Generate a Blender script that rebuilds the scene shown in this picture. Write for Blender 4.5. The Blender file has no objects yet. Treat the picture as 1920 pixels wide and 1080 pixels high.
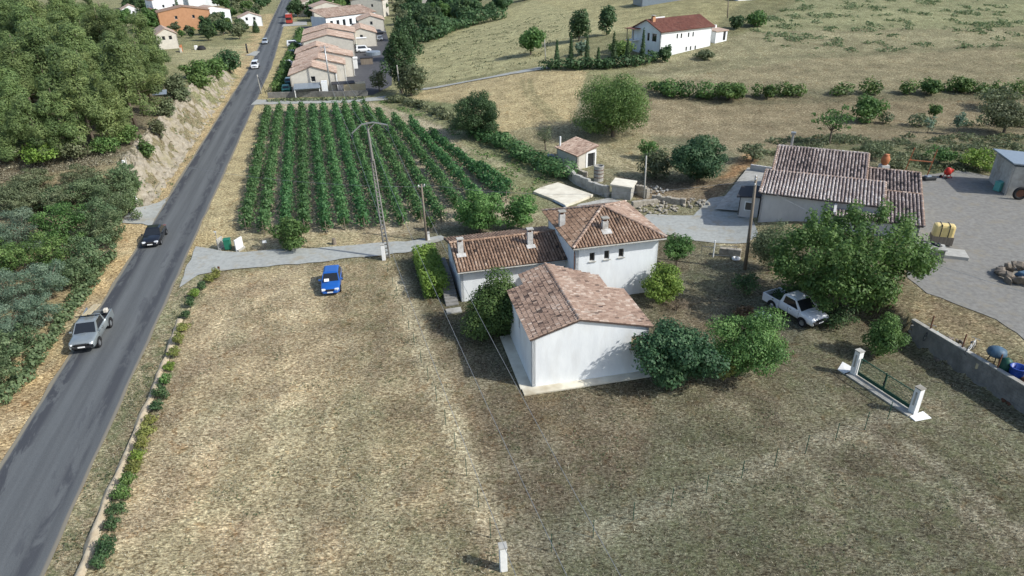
import bpy, bmesh, math, random
import numpy as np
from mathutils import Vector, Matrix
from mathutils.geometry import delaunay_2d_cdt
sc = bpy.context.scene
C = sc.collection
rad = math.radians
# ------------------------------------------------------------------ camera, sky, sun, exposure
CAM_H, FPX, PITCH, ROLL = 28.0, 1260.0, rad(27.6), rad(1.2)
cF = np.array([0, math.cos(PITCH), -math.sin(PITCH)])
cU0 = np.array([0, math.sin(PITCH), math.cos(PITCH)]); cR0 = np.array([1.0, 0, 0])
cR = math.cos(ROLL)*cR0 - math.sin(ROLL)*cU0
cU = math.sin(ROLL)*cR0 + math.cos(ROLL)*cU0
cC = np.array([0, 0, CAM_H])
cam = bpy.data.cameras.new('camera'); cam.sensor_width = 36; cam.lens = 36*FPX/1920
cam.clip_end = 3000; cam.clip_start = 0.5
camo = bpy.data.objects.new('camera', cam); C.objects.link(camo)
camo.matrix_world = Matrix(((cR[0], cU[0], -cF[0], 0), (cR[1], cU[1], -cF[1], 0), (cR[2], cU[2], -cF[2], CAM_H), (0, 0, 0, 1)))
sc.camera = camo
SUN_EL = rad(40); SUN_AZ = math.atan2(.94, -.345)      # the sun stands right of and a little behind the camera
w = bpy.data.worlds.new('World'); sc.world = w; w.use_nodes = True
nt = w.node_tree; bg = nt.nodes['Background']
sky = nt.nodes.new('ShaderNodeTexSky'); sky.sky_type = 'NISHITA'; sky.sun_disc = False
sky.sun_elevation = SUN_EL; sky.sun_rotation = SUN_AZ; sky.air_density = 1.0; sky.dust_density = 1.6; sky.ozone_density = 1.0
nt.links.new(sky.outputs[0], bg.inputs[0]); bg.inputs[1].default_value = 0.15
sl = bpy.data.lights.new('sun', 'SUN'); sl.energy = 3.7; sl.angle = rad(0.7); sl.color = (1.0, .985, .93)
so = bpy.data.objects.new('sun', sl); C.objects.link(so)
sd = Vector((-math.sin(SUN_AZ)*math.cos(SUN_EL), -math.cos(SUN_AZ)*math.cos(SUN_EL), -math.sin(SUN_EL)))
so.rotation_euler = sd.to_track_quat('-Z', 'Y').to_euler(); so.location = (60, -20, 60)
sc.view_settings.view_transform = 'Standard'; sc.view_settings.look = 'None'
sc.view_settings.exposure = 0.30; sc.view_settings.gamma = 1.0; sc.view_settings.use_curve_mapping = False

# ------------------------------------------------------------------ terrain and surveying helpers
def ss(a, b, x):
    t = np.clip((np.asarray(x, float)-a)/(b-a), 0, 1); return t*t*(3-2*t)
def sp(x, k=6.0):
    return np.logaddexp(0, np.asarray(x, float)/k)*k
def xr(y):                                   # right edge of the road
    y = np.asarray(y, float); return -25.6-.232*(y-31.1)-.026*np.maximum(0, y-175)
def road_t(x, y): return (x-xr(y))*.974
XB = ([-20, 20, 34.5, 43.4, 52, 60, 72, 95], [50, 37.6, 33.2, 30.2, 26.0, 22, 19.5, 18])
def T(x, y):
    x = np.asarray(x, float); y = np.asarray(y, float)
    t = road_t(x, y); dl = -(t+6.7)
    m = ss(70, 86, y)*(1-ss(150, 190, y))
    z = m*(4.3*ss(0, 4.2, dl)+.085*np.clip(dl-4, 0, 130))
    z = z+(1-m)*(.7*ss(1.5, 7, dl)+.03*np.clip(dl-7, 0, 130)*(1-ss(86, 120, y)))
    a = sp(y-99+.05*x); b = sp(1.3*(x+17+.05*(y-100)))
    h = -np.logaddexp(-a/9, -b/9)*9; h = np.maximum(h, 0)*.14
    z = z+34*(1-np.exp(-h/34))
    xb = np.interp(y, *XB); wd = np.interp(y, [44.5, 52, 60, 75], [.5, 3, 8, 15])
    z = z+1.6*ss(0, 1, (x-xb)/wd)*(1-ss(85, 110, y))
    return z
def ray(px, py): return cF+cR*(px-960)/FPX-cU*(py-540)/FPX
def U(px, py, z=0.0):
    d = ray(px, py); return cC+d*((z-CAM_H)/d[2])
GS = 5*1.018**np.arange(290)
def G(px, py):
    d = ray(px, py); q = cC[:, None]+d[:, None]*GS; k = np.argmax(q[2] < T(q[0], q[1]))
    k = k if k > 0 else len(GS)-1; lo, hi = GS[k-1], GS[k]
    for _ in range(16):
        m = (lo+hi)/2; q = cC+d*m
        if q[2] < T(q[0], q[1]): hi = m
        else: lo = m
    q = cC+d*hi; q[2] = float(T(q[0], q[1])); return q
def proj(P):
    q = np.asarray(P, float)-cC; dz = q@cF
    return 960+FPX*(q@cR)/dz, 540-FPX*(q@cU)/dz, dz
def HT(P, topy):                             # how tall a thing standing at P is if it reaches up to the sight line topy
    lo, hi = 0, 40
    for _ in range(40):
        m = (lo+hi)/2
        if proj(P+np.array([0, 0, m]))[1] > topy: lo = m
        else: hi = m
    return lo
def ppm(P): return FPX/proj(P)[2]            # picture pixels to a metre at P

# ------------------------------------------------------------------ materials
def newmat(name):
    m = bpy.data.materials.new(name); m.use_nodes = True
    return m, m.node_tree, m.node_tree.nodes['Principled BSDF']
def nd(t, kind, **kw):
    n = t.nodes.new(kind)
    for k, v in kw.items(): setattr(n, k, v)
    return n
def mixc(t, blend, f, a, b):
    n = nd(t, 'ShaderNodeMix', data_type='RGBA', blend_type=blend); n.clamp_factor = True
    for s, v in ((n.inputs[0], f), (n.inputs[6], a), (n.inputs[7], b)):
        if hasattr(v, 'is_output'): t.links.new(v, s)
        elif isinstance(v, (int, float)): s.default_value = v if s.type == 'VALUE' else (v, v, v, 1)
        else: s.default_value = (*v, 1)
    return n.outputs[2]
def ramp(t, fac, stops):
    n = nd(t, 'ShaderNodeValToRGB'); e = n.color_ramp.elements
    while len(e) < len(stops): e.new(.5)
    for q, (p, c) in zip(e, stops):
        q.position = p; q.color = (*c, 1) if not isinstance(c, (int, float)) else (c, c, c, 1)
    t.links.new(fac, n.inputs[0]); return n.outputs[0]
def noise(t, scale, detail=4, rough=.6, vec=None, dist=0):
    n = nd(t, 'ShaderNodeTexNoise'); n.inputs['Scale'].default_value = scale; n.inputs['Detail'].default_value = detail
    n.inputs['Roughness'].default_value = rough; n.inputs['Distortion'].default_value = dist
    if vec is not None: t.links.new(vec, n.inputs['Vector'])
    return n.outputs[0]
def pos(t): return nd(t, 'ShaderNodeNewGeometry').outputs['Position']
def mapped(t, vec, scale=(1, 1, 1), rotz=0):
    n = nd(t, 'ShaderNodeMapping'); n.inputs['Scale'].default_value = scale; n.inputs['Rotation'].default_value = (0, 0, rotz)
    t.links.new(vec, n.inputs['Vector']); return n.outputs[0]
def bump(t, b, h, strength, dist):
    n = nd(t, 'ShaderNodeBump'); n.inputs['Strength'].default_value = strength; n.inputs['Distance'].default_value = dist
    t.links.new(h, n.inputs['Height']); t.links.new(n.outputs[0], b.inputs['Normal'])
MATS = {}; LEAF = 1.75
def surf(name, c1, c2=None, scale=3.0, rough=.9, metal=0, bmp=0, bscale=None, spec=.3, coat=0, stretch=(1, 1, 1), dirt=None):
    if name in MATS: return MATS[name]
    m, t, b = newmat(name); c2 = c2 or tuple(.8*q for q in c1)
    p = mapped(t, pos(t), stretch)
    n = noise(t, scale, 5, .65, p)
    c = ramp(t, n, [(.3, c2), (.68, c1)])
    if dirt:
        c = mixc(t, 'MIX', ramp(t, noise(t, scale*.23, 4, .7, p), [(.52, 0.0), (.68, .75)]), c, dirt)
    t.links.new(c, b.inputs['Base Color'])
    b.inputs['Roughness'].default_value = rough; b.inputs['Metallic'].default_value = metal
    b.inputs['Specular IOR Level'].default_value = spec; b.inputs['Coat Weight'].default_value = coat
    b.inputs['Coat Roughness'].default_value = .08
    if bmp: bump(t, b, noise(t, bscale or scale*3, 4, .6, p), bmp, .05)
    MATS[name] = m; return m
def leafmat(name, stops, trans=.36, rough=.6):
    stops = [(p, tuple(LEAF*q for q in c)) for p, c in stops]
    if name in MATS: return MATS[name]
    m, t, b = newmat(name)
    a = nd(t, 'ShaderNodeAttribute', attribute_name='tint')
    c = ramp(t, a.outputs['Fac'], stops)
    oi = nd(t, 'ShaderNodeObjectInfo')
    hs = nd(t, 'ShaderNodeHueSaturation'); hs.inputs['Saturation'].default_value = .95
    mr = nd(t, 'ShaderNodeMapRange'); mr.inputs[3].default_value = .82; mr.inputs[4].default_value = 1.18
    t.links.new(oi.outputs['Random'], mr.inputs[0]); t.links.new(mr.outputs[0], hs.inputs['Value'])
    t.links.new(c, hs.inputs['Color'])
    mh = nd(t, 'ShaderNodeMapRange'); mh.inputs[3].default_value = .482; mh.inputs[4].default_value = .512
    mm_ = nd(t, 'ShaderNodeMath', operation='FRACT'); m7 = nd(t, 'ShaderNodeMath', operation='MULTIPLY'); m7.inputs[1].default_value = 7.3; t.links.new(oi.outputs['Random'], m7.inputs[0]); t.links.new(m7.outputs[0], mm_.inputs[0]); t.links.new(mm_.outputs[0], mh.inputs[0]); t.links.new(mh.outputs[0], hs.inputs['Hue'])
    t.links.new(hs.outputs[0], b.inputs['Base Color']); b.inputs['Roughness'].default_value = rough
    b.inputs['Specular IOR Level'].default_value = .35
    tr = nd(t, 'ShaderNodeBsdfTranslucent'); t.links.new(hs.outputs[0], tr.inputs[0])
    mx = nd(t, 'ShaderNodeMixShader'); mx.inputs[0].default_value = trans
    t.links.new(b.outputs[0], mx.inputs[1]); t.links.new(tr.outputs[0], mx.inputs[2])
    t.links.new(mx.outputs[0], t.nodes['Material Output'].inputs[0])
    MATS[name] = m; return m
def tilemat(name, stops, rough=.85):
    m, t, b = newmat(name)
    a = nd(t, 'ShaderNodeAttribute', attribute_name='tint')
    n = noise(t, 5, 4, .7, pos(t))
    c = ramp(t, a.outputs['Fac'], stops)
    c = mixc(t, 'MULTIPLY', .8, c, ramp(t, n, [(.25, .55), (.7, 1.25)]))
    c = mixc(t, 'MIX', ramp(t, noise(t, .9, 4, .7, pos(t)), [(.55, 0.0), (.75, .45)]), c, (.13, .115, .09))
    t.links.new(c, b.inputs['Base Color']); b.inputs['Roughness'].default_value = rough
    bump(t, b, noise(t, 30, 3, .6, pos(t)), .3, .02)
    MATS[name] = m; return m
def glassmat():
    m, t, b = newmat('window_glass'); b.inputs['Base Color'].default_value = (.018, .021, .025, 1)
    b.inputs['Roughness'].default_value = .06; b.inputs['Specular IOR Level'].default_value = .6; return m
def paint(name, c, metal=.0):
    m, t, b = newmat(name)
    n = noise(t, 2.2, 4, .6, pos(t))
    t.links.new(mixc(t, 'MULTIPLY', .5, c, ramp(t, n, [(.3, .75), (.7, 1.1)])), b.inputs['Base Color'])
    b.inputs['Roughness'].default_value = .35; b.inputs['Metallic'].default_value = metal
    b.inputs['Coat Weight'].default_value = .8; b.inputs['Coat Roughness'].default_value = .06; return m

M_white = surf('white_render', (.79, .81, .81), (.68, .70, .71), 1.3, .92, bmp=.15, bscale=14, stretch=(1, 1, .3), dirt=(.62, .62, .60))
M_white2 = surf('white_paint', (.82, .82, .80), (.7, .7, .68), 4, .8)
M_cream = surf('cream_render', (.62, .58, .50), (.5, .47, .41), 1.2, .92, bmp=.1, bscale=10)
M_grey_r = surf('grey_render', (.56, .55, .53), (.45, .44, .43), 1.0, .92, bmp=.12, bscale=10, stretch=(1, 1, .4))
M_orange_r = surf('ochre_render', (.50, .27, .15), (.42, .22, .12), 1.0, .92)
M_conc = surf('concrete', (.46, .45, .41), (.30, .29, .26), 1.7, .93, bmp=.25, bscale=12, dirt=(.22, .20, .16))
M_chim = surf('chimney_render', (.58, .57, .54), (.36, .35, .33), 3.5, .92, dirt=(.25, .22, .19))
M_concd = surf('old_concrete', (.27, .26, .24), (.15, .145, .135), 1.4, .95, bmp=.4, bscale=8, dirt=(.10, .098, .09), stretch=(1, 1, .6))
M_slab = surf('pale_slab', (.72, .68, .56), (.55, .50, .40), .9, .92, bmp=.15, bscale=9, dirt=(.33, .28, .19))
M_stone = surf('stone', (.42, .38, .31), (.22, .2, .165), 3.0, .95, bmp=.5, bscale=8)
M_wood = surf('weathered_wood', (.24, .20, .155), (.14, .115, .09), 6, .85, bmp=.2, stretch=(1, 1, .15))
M_plank = surf('pale_plank', (.55, .47, .31), (.42, .34, .21), 6, .75)
M_owood = surf('orange_timber', (.45, .17, .07), (.36, .13, .06), 5, .7)
M_bark = surf('bark', (.17, .135, .10), (.085, .07, .055), 7, .95, bmp=.5, stretch=(1, 1, .3))
M_metal = surf('galvanised_steel', (.42, .43, .43), (.33, .34, .34), 8, .45, metal=.7)
M_dark = surf('dark_metal', (.03, .033, .035), (.02, .022, .023), 8, .6)
M_rust = surf('rust', (.16, .07, .04), (.09, .045, .03), 8, .85)
M_black = surf('black_rubber', (.022, .022, .023), (.014, .014, .015), 9, .75)
M_plastic = surf('black_plastic', (.03, .03, .033), (.022, .022, .025), 9, .45)
M_greenp = surf('green_plastic', (.02, .17, .10), (.015, .13, .08), 5, .5)
M_greenw = surf('green_wire', (.02, .09, .06), (.015, .06, .04), 5, .5)
M_red = surf('red_paint', (.50, .035, .02), (.38, .028, .018), 5, .45)
M_blue = surf('blue_plastic', (.02, .06, .30), (.015, .045, .24), 5, .4)
M_tarp = surf('blue_tarpaulin', (.07, .13, .19), (.04, .08, .12), 3, .5, bmp=.5, bscale=5)
M_yellow = surf('yellow_plastic', (.74, .58, .26), (.62, .47, .18), 2, .45)
M_aqua = surf('aqua_plastic', (.13, .40, .35), (.10, .32, .28), 3, .5)
M_poolb = surf('pool_water', (.10, .42, .50), (.08, .36, .44), 3, .12)
M_slate = surf('dark_roof_felt', (.05, .05, .055), (.035, .035, .04), 5, .8)
M_bluegrey = surf('blue_grey_sheet', (.26, .31, .36), (.21, .25, .30), 3, .4, metal=.3)
M_silver = paint('silver_paint', (.30, .335, .34), .45); M_carwhite = paint('white_car_paint', (.74, .76, .78)); M_carblack = paint('black_car_paint', (.008, .009, .013))
M_carblue = paint('blue_car_paint', (.008, .095, .38)); M_cargrey = paint('grey_car_paint', (.22, .25, .28), .4); M_carred = paint('red_truck_paint', (.38, .04, .025))
M_carlight = paint('pale_car_paint', (.42, .46, .50), .3); M_carteal = paint('teal_car_paint', (.03, .15, .17)); M_cardark = paint('dark_car_paint', (.03, .035, .045))
M_glass = glassmat()
M_rim = surf('alloy_rim', (.40, .41, .42), (.3, .31, .32), 9, .35, metal=.7)
M_lamp = surf('headlamp_lens', (.75, .78, .8), (.6, .62, .65), 9, .12, spec=.8)
M_tail = surf('tail_lamp_lens', (.35, .015, .012), (.28, .012, .01), 9, .2)
M_tile_brown = tilemat('brown_roof_tile', [(0, (.05, .034, .025)), (.12, (.13, .082, .055)), (.35, (.24, .148, .095)), (.7, (.325, .21, .14)), (1, (.43, .315, .23))])
M_tile_mixed = tilemat('mottled_roof_tile', [(0, (.06, .04, .032)), (.12, (.13, .085, .066)), (.3, (.25, .166, .122)), (.65, (.355, .25, .19)), (1, (.49, .405, .335))])
M_tile_grey = tilemat('lichen_roof_tile', [(0, (.030, .025, .024)), (.1, (.13, .10, .09)), (.3, (.25, .195, .175)), (.65, (.37, .31, .285)), (1, (.50, .455, .425))])
M_tile_pale = tilemat('pale_roof_tile', [(0, (.22, .14, .10)), (.3, (.36, .25, .19)), (.65, (.48, .36, .28)), (1, (.58, .47, .38))])
M_tile_red = tilemat('red_roof_tile', [(0, (.14, .055, .04)), (.5, (.21, .08, .055)), (1, (.27, .12, .085))])
L_dark = leafmat('dark_leaf', [(0, (.018, .036, .014)), (.5, (.036, .072, .026)), (1, (.068, .115, .042))])
L_mid = leafmat('green_leaf', [(0, (.026, .055, .013)), (.5, (.052, .105, .024)), (1, (.105, .17, .045))])
L_fig = leafmat('fig_leaf', [(0, (.016, .046, .020)), (.5, (.036, .088, .036)), (1, (.085, .15, .065))])
L_bright = leafmat('bright_leaf', [(0, (.05, .09, .012)), (.5, (.10, .165, .022)), (1, (.17, .23, .045))])
L_yel = leafmat('yellow_leaf', [(0, (.075, .095, .018)), (.5, (.135, .15, .035)), (1, (.22, .215, .07))])
L_fresh = leafmat('fresh_leaf', [(0, (.030, .072, .016)), (.5, (.062, .130, .029)), (1, (.115, .190, .050))])
L_olive = leafmat('olive_leaf', [(0, (.045, .06, .028)), (.5, (.085, .105, .05)), (1, (.14, .16, .085))])
L_grey = leafmat('grey_green_leaf', [(0, (.04, .07, .045)), (.5, (.085, .13, .085)), (1, (.15, .20, .135))])
L_pine = leafmat('pine_needle', [(0, (.038, .062, .020)), (.5, (.078, .116, .035)), (1, (.130, .166, .054))], trans=.3)
L_vine = leafmat('vine_leaf', [(0, (.022, .058, .018)), (.5, (.042, .105, .032)), (1, (.085, .165, .055))])
L_scrub = leafmat('scrub_leaf', [(0, (.036, .060, .026)), (.5, (.070, .108, .046)), (1, (.125, .165, .080))])
L_dry = leafmat('dry_twig', [(0, (.10, .075, .05)), (.5, (.17, .13, .085)), (1, (.25, .20, .13))], trans=.1)
L_redl = leafmat('red_leaf', [(0, (.05, .045, .022)), (.5, (.085, .062, .034)), (1, (.13, .085, .05))])
L_flower = leafmat('white_petal', [(0, (.45, .5, .38)), (.5, (.7, .72, .62)), (1, (.85, .85, .8))])
L_straw = leafmat('straw', [(0, (.062, .055, .036)), (.35, (.13, .12, .078)), (.7, (.23, .215, .145)), (1, (.32, .305, .22))], trans=.15)

# ------------------------------------------------------------------ object helpers
def tag(o, label=None, cat=None, group=None, kind=None):
    for k, v in (('label', label), ('category', cat), ('group', group), ('kind', kind)):
        if v: o[k] = v
    return o
def thing(name, label, cat, loc=(0, 0, 0), rz=0, group=None, scale=None):
    o = bpy.data.objects.new(name, None); C.objects.link(o); o.location = Vector([float(q) for q in loc]); o.rotation_euler = (0, 0, rz)
    o.empty_display_size = .3
    if scale: o.scale = scale
    return tag(o, label, cat, group)
def link(name, me, mat, parent=None):
    o = bpy.data.objects.new(name, me); C.objects.link(o)
    if mat is not None and not me.materials: me.materials.append(mat)
    if parent is not None: o.parent = parent
    return o
def fast_mesh(name, V, F, tint=None, smooth=False):
    V = np.ascontiguousarray(V, np.float32); F = np.ascontiguousarray(F, np.int32); m, k = F.shape
    me = bpy.data.meshes.new(name)
    me.vertices.add(len(V)); me.vertices.foreach_set('co', V.ravel())
    me.loops.add(m*k); me.loops.foreach_set('vertex_index', F.ravel())
    me.polygons.add(m); me.polygons.foreach_set('loop_start', np.arange(m, dtype=np.int32)*k)
    me.update(calc_edges=True)
    if tint is not None:
        a = me.attributes.new('tint', 'FLOAT', 'POINT'); a.data.foreach_set('value', np.ascontiguousarray(tint, np.float32))
    if not smooth: me.shade_flat()
    return me
def basis(n):
    n = n/np.linalg.norm(n); h = np.array([0, 0, 1.0]) if abs(n[2]) < .9 else np.array([1.0, 0, 0])
    a = np.cross(h, n); a /= np.linalg.norm(a); return a, np.cross(n, a)
class MB:
    def __init__(s): s.v = []; s.f = []; s.t = []
    def add(s, V, F, tint=.5):
        o = len(s.v); s.v += [tuple(float(c) for c in q) for q in V]; s.f += [tuple(o+i for i in q) for q in F]; s.t += [tint]*len(V); return s
    def box(s, c, d, rz=0, taper=1.0, tint=.5, tilt=None):
        hx, hy, hz = d[0]/2, d[1]/2, d[2]/2; V = []
        for z, k in ((-hz, 1), (hz, taper)):
            for x, y in ((-hx, -hy), (hx, -hy), (hx, hy), (-hx, hy)): V.append(Vector((x*k, y*k, z)))
        if tilt: V = [Matrix.Rotation(tilt[1], 3, tilt[0]) @ q for q in V]
        if rz: V = [Matrix.Rotation(rz, 3, 'Z') @ q for q in V]
        V = [(q.x+c[0], q.y+c[1], q.z+c[2]) for q in V]
        return s.add(V, [(0, 3, 2, 1), (4, 5, 6, 7), (0, 1, 5, 4), (1, 2, 6, 5), (2, 3, 7, 6), (3, 0, 4, 7)], tint)
    def beam(s, p, q, w, h=None):
        p = np.array(p, float); q = np.array(q, float); h = h or w; a, b = basis(q-p); V = []
        for e in (p, q):
            for i, j in ((-1, -1), (1, -1), (1, 1), (-1, 1)): V.append(e+a*i*w/2+b*j*h/2)
        return s.add(V, [(0, 3, 2, 1), (4, 5, 6, 7), (0, 1, 5, 4), (1, 2, 6, 5), (2, 3, 7, 6), (3, 0, 4, 7)])
    def tube(s, pts, r, n=8, cap=True):
        pts = [np.array(p, float) for p in pts]; r = [r]*len(pts) if not hasattr(r, '__len__') else r
        V = []; F = []
        for i, p in enumerate(pts):
            d = pts[min(i+1, len(pts)-1)]-pts[max(i-1, 0)]; a, b = basis(d)
            for k in range(n):
                g = 2*math.pi*k/n; V.append(p+r[i]*(a*math.cos(g)+b*math.sin(g)))
        for i in range(len(pts)-1):
            for k in range(n): F.append((i*n+k, i*n+(k+1) % n, (i+1)*n+(k+1) % n, (i+1)*n+k))
        if cap: F += [tuple(range(n))[::-1], tuple(range((len(pts)-1)*n, len(pts)*n))]
        return s.add(V, F)
    def lathe(s, c, prof, n=16):
        V = []; F = []
        for r, z in prof:
            for k in range(n): g = 2*math.pi*k/n; V.append((c[0]+r*math.cos(g), c[1]+r*math.sin(g), c[2]+z))
        for i in range(len(prof)-1):
            for k in range(n): F.append((i*n+k, i*n+(k+1) % n, (i+1)*n+(k+1) % n, (i+1)*n+k))
        F += [tuple(range(n))[::-1], tuple(range((len(prof)-1)*n, len(prof)*n))]
        return s.add(V, F)
    def poly(s, V, flip=False, tint=.5): return s.add(V, [tuple(range(len(V)))[::-1] if flip else tuple(range(len(V)))], tint)
    def slab(s, V, th):                                  # a planar polygon given as its top, thickened downwards
        n = len(V); W = [(q[0], q[1], q[2]-th) for q in V]
        return s.add(list(V)+W, [tuple(range(n)), tuple(range(n, 2*n))[::-1]]+[(i, n+i, n+(i+1) % n, (i+1) % n) for i in range(n)])
    def build(s, name, mat, parent=None, smooth=False, bevel=0):
        me = bpy.data.meshes.new(name); me.from_pydata(s.v, [], s.f)
        a = me.attributes.new('tint', 'FLOAT', 'POINT'); a.data.foreach_set('value', np.array(s.t, np.float32))
        if smooth: me.shade_smooth()
        o = link(name, me, mat, parent)
        if bevel:
            bm = bmesh.new(); bm.from_mesh(me); bmesh.ops.bevel(bm, geom=bm.edges[:]+bm.verts[:], offset=bevel, segments=2, affect='EDGES', profile=.5, clamp_overlap=True); bm.to_mesh(me); bm.free()
        return o
def structure(o): o['kind'] = 'structure'; return o
def inpoly(X, Y, P):
    X = np.asarray(X, float); Y = np.asarray(Y, float); r = np.zeros(X.shape, bool); n = len(P)
    for i in range(n):
        x1, y1 = P[i][0], P[i][1]; x2, y2 = P[(i+1) % n][0], P[(i+1) % n][1]
        if y1 == y2: continue
        c = ((y1 > Y) != (y2 > Y)) & (X < (x2-x1)*(Y-y1)/(y2-y1)+x1); r ^= c
    return r
def vnoise(x, y, s, seed=0):                             # smooth value noise, numpy
    x = np.asarray(x, float)/s; y = np.asarray(y, float)/s; xi = np.floor(x).astype(np.int64); yi = np.floor(y).astype(np.int64)
    fx = x-xi; fy = y-yi; fx = fx*fx*(3-2*fx); fy = fy*fy*(3-2*fy)
    def h(a, b):
        q = (a*374761393+b*668265263+seed*1442695041) & 0xffffffff; q = ((q ^ (q >> 13))*1274126177) & 0xffffffff
        return ((q ^ (q >> 16)) & 0xffff)/65535.0
    return (h(xi, yi)*(1-fx)+h(xi+1, yi)*fx)*(1-fy)+(h(xi, yi+1)*(1-fx)+h(xi+1, yi+1)*fx)*fy
def fbm(x, y, s, seed=0): return .55*vnoise(x, y, s, seed)+.28*vnoise(x, y, s/2.1, seed+1)+.17*vnoise(x, y, s/4.3, seed+2)

# ------------------------------------------------------------------ the setting: ground
def axis(segs):
    out = []
    for a, b, st in segs: out.append(np.arange(a, b-1e-6, st))
    return np.concatenate(out+[[segs[-1][1]]])
gx = axis([(-640, -400, 40), (-400, -160, 12), (-160, -66, 3), (-66, -50, 1), (-50, 46, .5), (46, 90, 1), (90, 200, 4), (200, 420, 15), (420, 660, 40)])
gy = axis([(-120, -20, 10), (-20, 18, 2), (18, 92, .5), (92, 150, 1), (150, 240, 2), (240, 420, 5), (420, 640, 20), (640, 820, 45)])
GX, GY = np.meshgrid(gx, gy); X = GX.ravel(); Y = GY.ravel()
def GP(pts): return [tuple(G(*p)[:2]) for p in pts]
col = np.zeros((len(X), 4)); col[:] = (.235, .205, .125, .35)
wx = X+(fbm(X, Y, 2.6, 5)-.5)*2.2; wy = Y+(fbm(X, Y, 2.6, 9)-.5)*2.2
WR = [(fbm(X, Y, s_, sd_)-.5, fbm(X, Y, s_, sd_+40)-.5) for s_, sd_ in ((2.6, 5), (4.5, 15), (8, 25), (3.4, 35))]
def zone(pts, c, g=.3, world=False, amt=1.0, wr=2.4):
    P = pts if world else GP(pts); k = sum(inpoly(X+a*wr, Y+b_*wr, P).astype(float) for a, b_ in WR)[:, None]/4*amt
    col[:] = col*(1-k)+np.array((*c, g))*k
# left of the road, and the far valley
tt = road_t(X, Y); wt = road_t(wx, wy)
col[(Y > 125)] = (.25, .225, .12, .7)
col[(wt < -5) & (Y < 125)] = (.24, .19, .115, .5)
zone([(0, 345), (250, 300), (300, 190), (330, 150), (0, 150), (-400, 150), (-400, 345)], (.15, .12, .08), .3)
zone([(330, 95), (480, 85), (430, 130), (320, 125)], (.36, .31, .175), .5)
k = (wt < -5) & (wt > np.where((Y > 74) & (Y < 165), -7.0, -9.2)) & (Y < 320); col[k] = (.43, .315, .175, .05)
k = (wt > -1) & (wt < 4.5) & (Y > 62) & (Y < 128); col[k] = (.44, .345, .195, .12)
k = (wt > -1) & (wt < 3.2) & (Y >= 128) & (Y < 330); col[k] = (.42, .33, .175, .3)
k = (wt > -1) & (wt < 3.0) & (Y < 58); col[k] = (.27, .245, .155, .9)
# left field, worn strip and lawn
zone([(395, 520), (560, 500), (735, 488), (752, 560), (830, 760), (925, 1000), (960, 1250), (60, 1250), (205, 960), (300, 760), (345, 610)], (.42, .335, .215), .22)
zone([(560, 500), (735, 488), (752, 560), (830, 760), (925, 1000), (960, 1250), (800, 1250), (690, 900), (650, 700), (610, 560)], (.36, .29, .185), .42, wr=7)
zone([(250, 900), (600, 780), (660, 1080), (200, 1080)], (.43, .325, .205), .2, amt=.6, wr=7)
zone([(752, 560), (940, 700), (1000, 745), (1220, 735), (1260, 770), (1140, 940), (960, 1010), (925, 1000), (830, 760)], (.285, .22, .145), .3, wr=7)
zone([(980, 735), (1210, 720), (1170, 790), (1010, 800)], (.30, .20, .11), .1, amt=.7, wr=7)
zone([(960, 1010), (1140, 940), (1400, 880), (1700, 780), (1700, 840), (1420, 960), (1130, 1060), (960, 1120)], (.33, .285, .19), .35, wr=7)
zone([(1420, 960), (1700, 840), (1920, 900), (2100, 1300), (900, 1300), (960, 1120), (1130, 1060)], (.235, .205, .13), .6, wr=7)
zone([(1440, 620), (1600, 640), (1720, 660), (1920, 790), (1920, 900), (1700, 800), (1560, 730), (1440, 720)], (.27, .23, .145), .55, wr=7)
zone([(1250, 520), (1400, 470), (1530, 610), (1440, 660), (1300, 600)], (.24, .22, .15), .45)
zone([(1240, 520), (1310, 540), (1330, 620), (1240, 600)], (.32, .235, .14), .2)
zone([(740, 490), (860, 580), (960, 720), (930, 740), (870, 640), (760, 540)], (.27, .215, .13), .3, wr=7)
# vineyard and what lies round it
zone([(450, 440), (500, 190), (690, 188), (830, 240), (960, 360), (960, 400), (780, 445)], (.42, .34, .235), .15)
zone([(690, 185), (770, 190), (900, 270), (1010, 350), (1040, 400), (990, 430), (960, 370), (830, 235)], (.25, .235, .125), .75)
zone([(770, 188), (860, 170), (930, 250), (1060, 320), (1010, 350), (900, 270)], (.20, .20, .10), .9)
zone([(820, 440), (1000, 400), (1040, 390), (1060, 420), (860, 460)], (.33, .28, .17), .5)
zone([(365, 470), (480, 430), (780, 440), (800, 452), (470, 476)], (.36, .30, .19), .45)
# hillside
zone([(770, 185), (800, 165), (1020, 125), (1100, 135), (1070, 245), (1010, 235), (940, 250), (860, 195)], (.42, .325, .18), .15)
zone([(780, 160), (1020, 120), (1090, 70), (1180, 60), (1180, 0), (1000, 0), (830, 62), (780, 110)], (.37, .325, .175), .55)
zone([(1000, 0), (1400, 0), (1330, 60), (1180, 60)], (.38, .325, .17), .45)
zone([(1180, 135), (1400, 60), (1920, 40), (1920, 95), (1500, 115), (1250, 150)], (.33, .285, .17), .55)
zone([(1230, 152), (1500, 112), (1920, 88), (1920, 165), (1400, 168)], (.31, .255, .155), .35)
zone([(1400, 60), (1500, 0), (2300, 0), (2300, 90), (1920, 50)], (.32, .30, .165), .8)
zone([(1160, 215), (1230, 178), (1920, 185), (1920, 262), (1500, 262), (1400, 300), (1330, 260), (1190, 250)], (.30, .235, .145), .2)
zone([(930, 250), (1070, 235), (1200, 250), (1300, 300), (1200, 330), (1060, 280)], (.31, .255, .15), .45)
zone([(1400, 280), (1920, 262), (1920, 320), (1740, 330), (1640, 290)], (.21, .19, .105), .8)
zone([(1310, 365), (1345, 335), (1400, 285), (1420, 300), (1370, 335), (1345, 368)], (.44, .26, .135), .05)
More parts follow.
